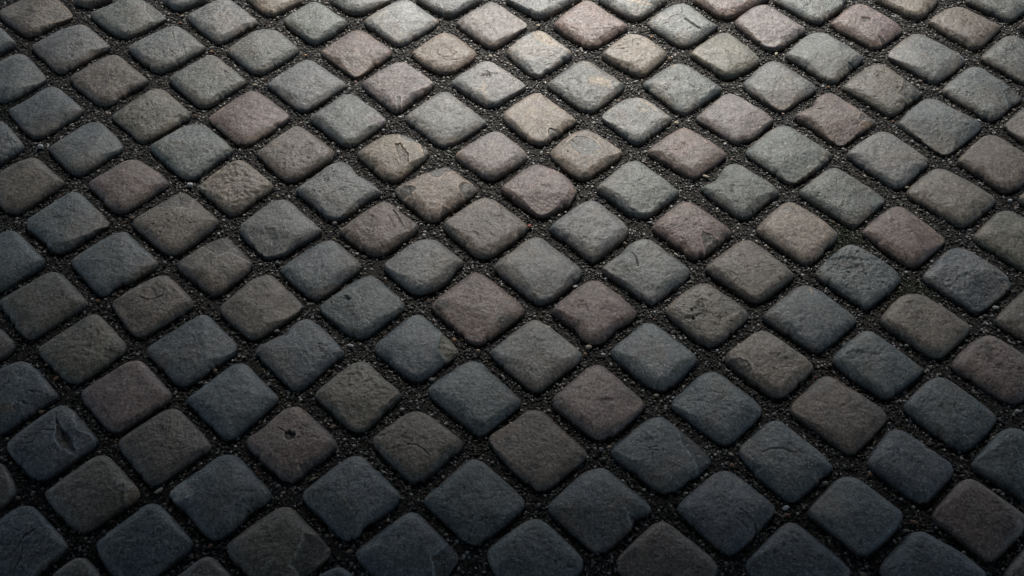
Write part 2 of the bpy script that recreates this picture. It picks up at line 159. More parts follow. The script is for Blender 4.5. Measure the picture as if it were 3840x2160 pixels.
st('A3','B','plain dark blue-grey cobblestone beside a thin white chip',0,"1280 1110 1320 1050 1420 970 1510 895 1590 882 1650 895 1750 970 1880 1030 2000 1080 2023 1130 2000 1180 1920 1240 1840 1310 1770 1370 1710 1388 1650 1380 1570 1320 1450 1230 1310 1150")
st('A3','N','brown-grey cobblestone at the right border, second row of those cut there',0,"2245 1130 2290 1070 2370 1000 2415 970 2500 930 2600 960 2700 1100 2640 1200 2560 1260 2470 1300 2415 1290 2330 1230 2260 1160")
# ---- B3
st('B3','G','grey cobblestone with two small dark chips by its right tip',1,"-98 160 -40 100 60 10 170 -65 250 -85 320 -60 400 0 520 80 640 150 665 195 640 240 550 310 450 380 370 440 300 445 240 420 150 350 40 270 -80 200",[('F',"540 220 600 240 560 285",.7,'D'),('K',"495 65 478 90 485 120",6,.9),('K',"310 100 360 115 410 100",5,.5),('P',585,195,30,20,.5)])
st('B3','G','grey cobblestone with a raised lip on its upper left edge',1,"820 185 870 120 960 70 1020 30 1080 -15 1150 -25 1210 -10 1320 70 1450 150 1555 240 1540 280 1470 330 1390 400 1330 470 1270 487 1210 470 1120 400 1000 320 880 240 830 210",[('F',"960 60 1020 60 1060 40 1080 -40 1000 0",.7,''),('K',"1390 280 1430 290",7,.5)])
st('B3','N','brown-grey cobblestone at the right border, broad and plain',0,"1825 240 1870 180 1960 100 2050 20 2120 3 2190 20 2290 80 2415 160 2530 240 2540 290 2470 380 2370 480 2280 518 2220 520 2160 490 2050 400 1910 310 1835 270",rim=.5)
st('B3','G','grey cobblestone with a dented lower corner',0,"390 530 430 480 520 420 600 340 680 303 740 308 820 360 960 450 1100 540 1150 600 1120 640 1040 700 970 770 910 825 850 835 790 810 710 740 580 660 430 580",[('P',870,760,35,28,.5)])
st('B3','O','olive-grey cobblestone, long and smooth',0,"1365 530 1410 460 1510 380 1600 315 1670 303 1730 320 1850 390 2010 470 2130 560 2148 610 2110 660 2020 730 1930 810 1870 835 1800 820 1720 760 1580 670 1400 580")
st('B2','G','grey cobblestone with a deep slit in its lower edge and bitten upper left',1,"1770 490 1810 450 1890 430 1940 380 1960 320 2010 275 2080 265 2150 290 2250 360 2380 430 2470 530 2450 560 2380 590 2300 650 2260 690 2220 740 2150 768 2090 750 2000 680 1880 600 1790 530",[('K',"2205 650 2230 690 2265 725",9,2.0),('K',"1800 450 1900 443 1960 400",7,.6),('K',"2250 460 2400 455",5,.4)])
st('B2','M','mauve cobblestone with a scalloped right side',1,"-45 490 10 430 120 340 220 280 290 270 370 290 460 330 540 380 610 470 622 540 585 600 560 650 470 690 400 730 340 752 280 745 200 690 120 640 40 590 -20 530",[('K',"150 560 142 600 150 645",6,.6),('P',580,520,20,20,.5)],rough=1.3)
st('B2','G','grey-green cobblestone with a ring mark and a nicked lower left edge',1,"820 490 870 430 980 340 1090 255 1160 240 1220 255 1310 330 1440 410 1550 510 1560 540 1490 600 1380 680 1290 745 1220 755 1150 740 1070 700 1010 630 960 590 840 530",[('P',1150,480,50,35,.5),('K',"970 560 1000 615",8,1.0)])
st('B2','G','smooth grey-green cobblestone right of the red pebble',0,"390 850 440 790 570 700 680 620 760 592 830 610 900 680 1020 760 1095 840 1102 880 1060 950 970 1020 880 1090 810 1145 760 1150 710 1110 620 1010 480 930 400 880")
st('B2','M','brown-mauve cobblestone with a dark square flake at lower right',1,"1327 840 1370 780 1470 690 1570 620 1640 605 1700 625 1800 700 1940 790 2035 870 2035 900 1980 960 1890 1020 1800 1100 1730 1130 1680 1125 1620 1090 1590 1050 1480 980 1340 880",[('F',"1760 890 1860 915 1905 960 1790 1055 1775 980",.6,'D'),('P',1720,850,45,25,.5)])
st('B2','G','large plain grey cobblestone in the middle of the picture',1,"-114 1200 -60 1140 80 1040 200 940 280 925 340 950 430 1040 570 1130 670 1210 672 1270 620 1340 520 1420 410 1510 320 1532 250 1520 170 1460 60 1370 -80 1250")
st('B2','G','grey cobblestone with a short deep slit left of its middle',1,"870 1210 920 1160 1040 1090 1110 1000 1200 955 1280 948 1350 980 1440 1060 1560 1140 1655 1220 1660 1260 1600 1330 1500 1410 1410 1490 1350 1535 1290 1540 1220 1500 1130 1420 990 1320 880 1250",[('K',"1130 1080 1165 1115 1182 1160 1190 1205",6,1.6),('P',1110,1060,35,25,.5)])
st('B2','N','warm grey cobblestone with a curled mark near its bottom',0,"1808 1210 1860 1150 2000 1060 2100 975 2170 955 2240 970 2330 1040 2470 1140 2590 1250 2595 1290 2520 1360 2420 1440 2330 1500 2250 1527 2190 1510 2110 1450 1990 1360 1830 1260",[('K',"2060 1350 2090 1310 2120 1340 2090 1390",8,.5),('P',2190+0,1300,5,5,.1)])
st('B3','T','tan-brown cobblestone with a lip split off its left tip',1,"0 860 60 780 150 700 240 625 310 612 370 640 460 690 600 780 710 880 722 930 680 990 610 1050 540 1130 460 1180 410 1175 330 1110 200 1020 60 940 10 900",[('K',"75 790 60 850 65 930",9,1.0),('F',"280 600 380 640 470 690 420 690 330 640",.5,''),('P',530,880,10,10,.6)],rim=.4)
st('B3','M','brown-mauve cobblestone with tiny dark pits near its top corner',1,"960 880 1010 820 1120 730 1220 660 1290 648 1350 670 1450 750 1590 850 1680 920 1692 970 1650 1020 1560 1090 1470 1180 1410 1200 1350 1190 1290 1140 1150 1040 980 920",[('P',1235,800,18,25,.9),('P',1160,825,10,10,.6),('P',1300,725,10,8,.5)])
st('B3','O','olive-brown cobblestone at the right border, coarse-grained',0,"1970 930 2020 860 2120 780 2190 700 2260 685 2330 705 2415 755 2550 830 2680 930 2700 1020 2600 1130 2500 1220 2430 1240 2360 1200 2200 1090 2000 980",rough=1.4)
st('B3','T','cobblestone sliver at the right border beside a bluish pebble',0,"2375 585 2400 545 2480 500 2600 560 2560 680 2450 660 2390 625")
st('B3','B','blue-grey cobblestone with a big round hollow near its top',1,"540 1250 590 1190 700 1080 800 1010 860 998 930 1020 1040 1090 1190 1180 1285 1270 1290 1320 1230 1400 1140 1460 1060 1540 990 1582 940 1570 860 1500 700 1400 570 1320",[('P',790,1170,100,55,1.8),('P',860,1250,60,40,.5),('K',"1130 1340 1180 1350 1160 1420",8,.6)],rough=1.4)
st('B3','B','dark blue cobblestone with a lumpy pitted surface',1,"1510 1290 1560 1220 1660 1120 1760 1035 1830 1022 1900 1040 2020 1110 2180 1210 2290 1320 2300 1370 2240 1440 2150 1510 2060 1580 1990 1610 1930 1600 1850 1530 1680 1420 1540 1340",[('K',"1750 1100 1770 1070 1810 1075 1820 1100",6,.5)],rough=2.3)
# ---- C1
st('C1','B','slate cobblestone with one small round hole',1,"728 350 790 290 910 210 1040 120 1130 82 1210 82 1270 120 1350 200 1440 270 1487 345 1470 390 1390 450 1290 520 1200 600 1130 632 1060 638 990 610 920 540 800 450 740 400",[('P',978,292,18,13,2.2),('K',"830 400 930 420 1000 400",8,.3)])
st('C1','R','large brown-mauve cobblestone with a dark patch on its left tip',1,"1745 330 1790 280 1920 190 2040 90 2120 45 2190 55 2260 110 2400 220 2520 310 2575 385 2560 420 2480 490 2380 560 2280 640 2190 690 2120 690 2050 650 1960 560 1830 450 1750 380",[('C',"1780 300 1890 300 1900 360 1830 400 1770 370",'D'),('C',"2350 560 2330 430 2440 420 2500 470",'D')])
st('C1','B','dark blue cobblestone with a scoop out of its upper left edge',1,"148 750 200 690 300 650 400 610 450 560 500 500 570 467 640 470 710 520 790 600 880 690 937 770 920 810 840 860 760 920 680 1010 590 1080 510 1110 450 1085 380 1000 260 880 160 800",[('F',"330 630 420 625 450 600 450 520 380 540",.8,'')])
st('C1','B','slate cobblestone with its whole right corner flaked down to olive rock',1,"1228 710 1280 650 1400 570 1510 470 1580 425 1640 430 1700 480 1800 580 1900 660 1972 760 1950 790 1870 850 1790 900 1750 960 1690 1000 1620 1025 1540 1010 1450 940 1330 850 1240 770",[('F',"1795 560 1812 650 1790 750 1818 830 1775 920 1870 870 2000 770 1920 650",1.5,'O')])
st('C1','O','olive-brown cobblestone with a hollow broken in its lower right edge',1,"690 1150 740 1080 870 980 1000 880 1080 848 1140 855 1200 900 1280 1000 1400 1080 1455 1150 1440 1190 1380 1230 1330 1290 1280 1350 1200 1420 1130 1475 1070 1483 1000 1460 920 1400 830 1300 710 1200",[('F',"1380 1190 1460 1180 1400 1260 1330 1310 1330 1260",1.0,'D'),('P',1060,960,20,15,.4)],rough=1.2)
st('C2','R','brown cobblestone with a notch at lower left and a round dent',1,"410 390 470 320 580 230 700 140 780 112 850 125 920 180 1050 270 1150 370 1175 420 1130 480 1050 530 970 560 930 620 870 680 800 690 730 680 670 640 650 570 590 530 500 470 420 420",[('P',690,360,35,25,.7),('F',"550 530 650 535 650 600 600 620",1.0,'D'),('K',"720 140 800 170 880 180",5,.4)],rim=.6)
st('C2','N','brown-grey cobblestone pocked with a cluster of holes in its centre',1,"1452 380 1510 300 1620 210 1720 150 1790 137 1860 155 1970 240 2110 330 2185 410 2175 460 2110 530 2010 620 1910 700 1850 708 1780 700 1720 650 1600 560 1480 450",[('P',1755,335,28,40,1.6),('P',1705,385,22,18,.9),('P',1650,462,32,18,1.2),('P',1800,410,20,20,.9),('P',1740,440,25,16,.7),('P',1870,370,15,15,.5)],rough=1.5)
st('C2','G','grey cobblestone with a small crescent chip on its right tip',1,"-142 760 -80 700 30 620 150 520 230 475 300 480 370 520 480 610 610 710 668 770 665 830 610 890 500 960 400 1040 330 1100 270 1122 220 1110 140 1030 0 920 -120 820",[('F',"635 725 600 820 615 890 690 850 690 770",.8,'D')])
st('C2','B','blue slate cobblestone with dark damp lower edges',0,"952 750 1010 690 1120 620 1180 550 1250 500 1320 500 1380 530 1490 630 1620 720 1735 810 1720 850 1650 930 1570 1010 1490 1080 1410 1108 1340 1100 1250 1050 1170 980 1080 910 970 820",[('P',1300,640,30,20,.4)])
st('C3','N','brown cobblestone with a dark scooped hollow at its left tip',1,"-285 810 -240 750 -120 670 -20 590 40 567 100 580 190 640 330 730 450 820 505 900 490 940 420 1010 340 1080 260 1150 200 1175 130 1160 40 1110 -80 1020 -250 890",[('F',"-225 845 -160 820 -90 850 -45 920 -50 1000 -180 930",.8,'D'),('P',240,860,40,40,.6)],rough=1.3)
st('C2','M','large dark mauve-grey cobblestone with a scar in its centre',1,"415 1210 460 1140 590 1040 720 920 800 878 870 885 940 950 1060 1060 1190 1160 1252 1240 1230 1290 1150 1360 1050 1450 960 1530 890 1553 820 1550 750 1520 700 1470 580 1390 440 1270",[('P',900,1210,55,18,.9)],rim=.3)
st('C2','B','dark blue-green cobblestone with a swirled groove',1,"1495 1230 1550 1160 1670 1050 1780 965 1860 943 1930 955 2000 1010 2080 1090 2230 1180 2305 1270 2300 1330 2220 1420 2120 1510 2030 1585 1970 1598 1900 1570 1800 1490 1650 1370 1510 1280",[('K',"1800 1190 1830 1140 1880 1130 1930 1150",9,.5)])
st('C1','B','dark blue-green cobblestone with a hairline crack along its upper right',1,"1708 1110 1760 1040 1880 970 2000 880 2090 845 2160 850 2220 890 2260 960 2350 1030 2450 1110 2535 1190 2545 1230 2480 1300 2370 1390 2270 1470 2180 1517 2120 1500 2050 1430 1900 1320 1780 1210 1715 1150",[('K',"2230 950 2300 1010 2370 1060 2385 1120 2440 1150",6,.6)])
# ---- C3
st('C3','B','blue cobblestone with a tan vein at its top corner',1,"62 440 110 380 220 290 340 190 420 158 490 165 560 200 690 300 830 400 888 470 860 530 770 610 680 680 600 745 550 765 480 750 400 690 250 590 80 480",[('C',"478 175 500 180 498 240 482 240",'Y')],rough=1.2)
st('C3','N','smooth dark brown-grey cobblestone with a flat top corner',0,"1122 480 1170 400 1260 300 1340 245 1430 235 1510 245 1600 300 1740 390 1880 480 1915 550 1890 610 1820 680 1740 750 1670 805 1600 810 1530 790 1440 720 1300 630 1150 530",h=1.1)
st('C3','B','long slate cobblestone with a shallow oval dent at left',1,"693 830 740 760 840 680 930 595 1000 573 1070 595 1180 680 1330 790 1480 900 1495 930 1450 990 1370 1050 1280 1120 1210 1170 1150 1180 1080 1150 1000 1090 880 1030 750 920 700 870",[('P',940,790,75,30,1.1)],rough=1.3)
st('C3','N','brown cobblestone with silvery flecks at the right border',1,"2165 470 2210 410 2310 310 2415 210 2520 150 2650 250 2800 420 2700 600 2560 700 2450 680 2380 640 2250 560 2180 510",[('C',"2370 430 2415 425 2415 450 2380 445",'L'),('C',"2380 520 2415 515 2415 550 2390 545",'L')],rim=.6)
st('C3','M','dark mauve cobblestone touching the right border',0,"1772 890 1810 820 1900 720 1990 650 2070 618 2140 615 2210 650 2310 720 2430 790 2560 880 2620 960 2560 1050 2450 1150 2370 1210 2290 1222 2200 1190 2090 1110 1930 1000 1790 930",[('P',2120,860,25,20,.4)],rough=1.3)
st('C3','N','big dark brown cobblestone with lighter streaks',0,"305 1280 360 1200 470 1110 560 1010 640 982 710 1000 810 1070 960 1160 1110 1260 1165 1350 1150 1400 1060 1500 960 1610 880 1680 830 1690 760 1650 620 1540 450 1430 330 1330",rough=1.3,rim=.5)
st('C3','B','navy cobblestone with a thin layer peeled from its top corner',1,"1338 1260 1390 1190 1480 1110 1550 1030 1630 990 1700 1000 1780 1040 1900 1140 2040 1230 2150 1330 2160 1380 2110 1440 2050 1530 1950 1620 1870 1662 1800 1650 1700 1580 1550 1460 1390 1330",[('F',"1530 1040 1600 1050 1700 1045 1800 1050 1700 960 1600 970",.5,'')])
# ---- D0
st('D0','B','dark blue cobblestone with a deep cracked crater',1,"72 250 110 180 230 90 370 0 480 -80 560 -102 620 -90 680 -10 770 90 830 160 882 215 875 260 800 310 710 370 600 450 500 530 410 565 350 568 280 540 200 450 110 350 75 290",[('F',"510 0 515 110 490 200 545 285 650 330 680 270 640 180 560 110",1.7,'D'),('F',"640 0 700 130 790 180 900 205 780 70 700 -30",1.2,''),('K',"505 -40 508 60 515 130",6,1.2),('K',"500 130 370 125 320 180 290 240 190 245",6,.8)],rough=1.2)
st('D0','N','dark speckled brown cobblestone with a fine vertical crack',1,"1085 240 1110 180 1220 110 1350 20 1480 -60 1560 -77 1620 -60 1690 10 1790 120 1890 230 1907 280 1870 320 1760 380 1640 450 1540 540 1450 605 1390 620 1340 600 1270 500 1160 380 1095 290",[('K',"1525 -40 1535 60 1520 150",6,.6),('C',"1850 220 1910 240 1900 320 1850 320",'N')],rough=1.4)
st('D0','O','dark olive cobblestone with a torn right tip',1,"415 700 450 650 560 570 700 470 830 370 910 345 970 355 1040 440 1140 550 1230 640 1245 710 1230 760 1140 820 1030 890 920 960 830 1020 760 1040 690 1030 620 970 530 860 440 760",[('F',"1160 600 1135 700 1105 790 1090 840 1230 780 1270 690 1210 600",.9,'T'),('K',"1110 600 1100 700 1080 760",9,.7),('P',745,815,18,16,.5)],rough=1.2)
st('D0','B','navy cobblestone with a wedge missing at lower right and paler left tip',1,"1545 700 1590 630 1700 560 1840 460 1970 360 2060 337 2130 350 2200 420 2310 540 2430 660 2447 720 2400 780 2300 850 2230 870 2195 930 2100 1040 2010 1100 1950 1115 1880 1080 1780 980 1720 880 1600 790",[('F',"2205 810 2290 850 2250 900 2170 950",1.2,'D'),('F',"1530 700 1640 590 1710 585 1755 650 1740 720 1640 760",.35,'L')])
st('D0','N','brown cobblestone end at the left border, the lowest of those two',0,"-130 620 -80 470 0 415 60 480 130 620 140 680 110 740 50 800 0 830 -100 800",rim=.6)
st('D0','B','dark slate cobblestone in the lower left corner with forked hairlines',1,"-120 1080 -60 970 40 890 150 820 230 805 290 815 360 890 460 1010 590 1130 612 1180 570 1240 460 1320 350 1400 280 1480 180 1540 60 1530 -80 1400 -140 1220",[('K',"330 1020 220 1090 180 1160 215 1260 130 1400",6,.7),('C',"230 1010 300 1020 280 1080 220 1090",'D')])
st('D0','B','large navy cobblestone, plain, near the lower left corner',0,"875 1160 930 1090 1050 1000 1180 910 1310 800 1380 782 1440 800 1510 880 1610 990 1720 1110 1735 1170 1690 1230 1590 1310 1460 1400 1330 1480 1200 1530 1110 1500 1010 1420 900 1260",[('C',"1480 1120 1530 1120 1520 1170 1485 1165",'L')])
st('D0','N','cobblestone top at the bottom border, leftmost of the cut ones',0,"480 1450 560 1370 650 1290 720 1270 780 1280 840 1350 920 1470 900 1600 700 1650 520 1560")
st('D0','N','brown cobblestone top at the bottom border below a wedge-chipped navy one',0,"1580 1480 1660 1410 1780 1300 1860 1262 1930 1275 2000 1350 2100 1470 2050 1600 1850 1680 1640 1600")
# ---- D1
st('D1','R','dark purple-brown cobblestone with a black gouge near its top',1,"68 220 120 160 240 100 310 10 400 -70 480 -102 550 -85 640 0 760 100 850 200 870 260 840 320 750 390 650 470 540 550 460 595 400 580 320 490 200 400 100 300",[('F',"400 150 440 130 515 160 500 200 440 235 400 210",1.6,'D'),('K',"330 95 400 135 450 160",9,.8),('F',"510 410 600 430 615 470 560 500",.9,'D')],rough=1.2)
st('D1','N','brown cobblestone with a curved fold across its middle',1,"1212 200 1260 140 1380 60 1490 -20 1580 -52 1660 -40 1760 20 1870 110 1990 200 2015 260 1980 310 1890 350 1840 410 1760 490 1670 570 1600 597 1540 580 1450 500 1310 370 1225 270",[('K',"1530 255 1600 265 1660 300 1700 350",12,.7),('F',"1880 320 1990 290 1900 370 1840 420",.6,'D')],rim=.5)
st('D1','B','slate cobblestone with a pale slanting vein and notched bottom',1,"578 710 620 640 740 550 860 450 970 370 1050 352 1110 365 1190 450 1300 560 1430 680 1450 740 1410 800 1310 880 1200 950 1110 980 1090 1060 1040 1105 970 1115 910 1090 850 1010 740 900 620 800",[('C',"885 675 950 740 1000 820 1040 890 1030 892 985 825 940 760",'Y'),('F',"1100 970 1180 975 1100 1050",.8,'D')])
st('D1','B','blue-green cobblestone with a wavy upper left edge',0,"1668 750 1710 690 1850 610 1920 530 2020 430 2100 383 2170 390 2250 450 2400 590 2550 730 2575 790 2530 860 2430 950 2320 1040 2200 1130 2110 1145 2020 1110 1930 1010 1800 900 1690 800",[('C',"1840 780 1880 775 1875 805 1845 805",'L')])
st('D1','O','dark brown cobblestone with a large leaf-shaped flake on its right half',1,"-110 1170 -60 1110 60 1030 200 930 330 830 400 812 470 830 550 920 670 1050 800 1190 812 1240 770 1300 650 1390 520 1480 400 1550 300 1560 200 1530 80 1440 -70 1290",[('F',"580 1060 545 1180 490 1280 445 1350 530 1400 660 1280 730 1160 670 1080",.8,'D')],rim=.5)
st('D1','B','navy cobblestone with a bent flake edge on its right side',1,"1058 1240 1110 1170 1260 1060 1400 960 1500 875 1560 865 1620 885 1720 990 1840 1110 1950 1230 1965 1290 1910 1380 1820 1470 1700 1560 1550 1620 1400 1590 1250 1470 1100 1320",[('F',"1860 1110 1835 1200 1730 1275 1728 1460 1850 1500 2000 1300 1950 1180",1.2,'D')])
st('D1','B','slate cobblestone top at the bottom border between two large cobbles',0,"700 1480 790 1400 880 1357 940 1370 1000 1420 1070 1510 1000 1650 800 1650")
# ---- D2
st('D2','N','brown cobblestone with a step in its lower right edge',1,"-150 200 -100 140 20 80 110 10 180 -45 260 -60 330 -45 420 40 520 140 640 230 710 310 720 360 660 420 590 480 540 495 500 560 420 620 340 658 270 655 200 600 60 490 -120 280",[('C',"0 180 60 200 50 280 0 290 -60 240",'D')],rough=1.2)
st('D2','B','large dark blue cobblestone with a crack and a side layer breaking away',1,"955 310 1010 240 1140 140 1260 40 1350 0 1420 8 1490 60 1600 150 1740 260 1830 360 1840 410 1790 470 1700 550 1600 620 1510 670 1430 680 1340 650 1250 570 1100 450 980 370",[('F',"1520 80 1590 250 1680 350 1715 420 1700 570 1800 500 1870 400 1760 240 1600 110",.9,''),('P',1270,230,45,38,1.0),('K',"1230 260 1300 285 1370 275",6,.8),('K',"1300 300 1320 360 1330 440",6,.8)])
st('D2','B','dark blue-green cobblestone with a hooked notch at its right',1,"392 800 450 730 580 620 700 510 820 468 880 462 940 500 1030 590 1150 680 1260 770 1297 840 1270 890 1220 910 1160 915 1120 960 1110 1020 1040 1100 930 1190 860 1228 790 1220 700 1140 550 1010 410 880",[('F',"1100 880 1160 895 1230 905 1130 1020 1100 1000",1.2,'D')])
st('D2','B','navy cobblestone with parallel cracks toward its lower right',1,"1558 820 1610 750 1750 640 1880 520 1970 490 2040 500 2120 560 2280 680 2410 790 2425 850 2380 920 2280 1010 2240 1090 2160 1160 2060 1230 1990 1235 1920 1200 1840 1120 1700 990 1580 880",[('K',"2110 840 2180 890 2240 960 2270 1030",9,1.0),('K',"2080 920 2160 990 2220 1060",7,.6)])
st('D2','B','navy cobblestone cut off by the bottom border in the middle',0,"-168 1240 -100 1150 30 1050 150 960 250 928 320 935 400 1010 520 1120 640 1230 685 1330 670 1390 600 1460 450 1550 280 1620 100 1580 -80 1440")
st('D2','N','slate-brown cobblestone with a dark left stain, cut off by the bottom',1,"1000 1320 1060 1230 1180 1120 1310 990 1400 945 1460 960 1560 1050 1700 1150 1840 1260 1905 1370 1890 1420 1800 1500 1650 1600 1500 1660 1300 1600 1080 1450 1005 1370",[('C',"1080 1200 1180 1200 1170 1290 1090 1280",'D')])
st('D3','B','dark slate cobblestone cut off by the bottom border, pale along its upper left edge',0,"-90 1330 -40 1270 60 1170 180 1040 260 965 320 955 390 985 490 1080 630 1190 770 1300 832 1400 800 1470 650 1600 400 1680 150 1600 -60 1430")
# ---- D3
st('D3','B','dark blue cobblestone with a crease across its upper half',1,"-155 300 -100 230 0 160 80 60 160 30 230 40 320 130 460 230 600 340 680 430 675 470 620 530 520 610 420 690 360 755 300 765 240 740 160 660 20 560 -130 370",[('K',"50 320 130 290 230 300 310 330",14,.8)],rough=1.3)
st('D3','B','dark blue cobblestone with torn layers along its upper right edge',1,"1010 420 1050 320 1130 220 1210 120 1280 108 1350 130 1450 200 1530 260 1620 330 1740 400 1765 480 1740 560 1670 640 1590 720 1520 775 1460 778 1390 740 1270 640 1120 540 1020 460",[('F',"1360 150 1420 190 1520 230 1500 280 1580 320 1700 360 1560 220 1400 120",.8,'')])
st('D3','B','slate cobblestone at the right border with a pale upper left edge',0,"1950 430 1990 370 2090 260 2190 150 2280 100 2360 100 2440 140 2600 260 2750 400 2700 560 2560 700 2440 750 2380 740 2280 670 2120 570 1980 480")
st('D3','B','large square navy cobblestone with a flat top corner',0,"470 860 510 800 610 700 700 590 770 545 850 538 930 560 1020 640 1150 740 1280 830 1325 900 1310 950 1250 1030 1160 1120 1060 1210 980 1250 910 1240 840 1190 740 1080 600 990 490 910",h=1.1)
st('D3','M','dark purple-brown cobblestone nearest the lower right corner',1,"1600 890 1650 810 1750 700 1840 590 1920 563 2000 580 2110 670 2250 770 2400 870 2440 940 2410 1020 2310 1120 2220 1230 2150 1290 2080 1298 2010 1260 1900 1170 1740 1040 1610 940")
st('D3','B','grey-green cobblestone cut off by the bottom border, mottled near its top',0,"1130 1370 1180 1280 1290 1180 1390 1060 1470 1030 1540 1045 1640 1120 1780 1180 1920 1270 2040 1380 2070 1450 1980 1550 1800 1680 1500 1680 1250 1550 1140 1430")
st('D3','N','brown cobblestone in the lower right corner, only its left tip showing',0,"2250 1430 2290 1350 2380 1240 2470 1180 2650 1280 2700 1450 2500 1600 2300 1530")
TILE = {'A':0,'B':500,'C':1000,'D':1560}
TX = [0,900,1900,2840]
def tp(tile, x, y):      # survey tile to photo pixels
    return (TX[int(tile[1])] + x/2.415, TILE[tile[0]] + y/2.415)
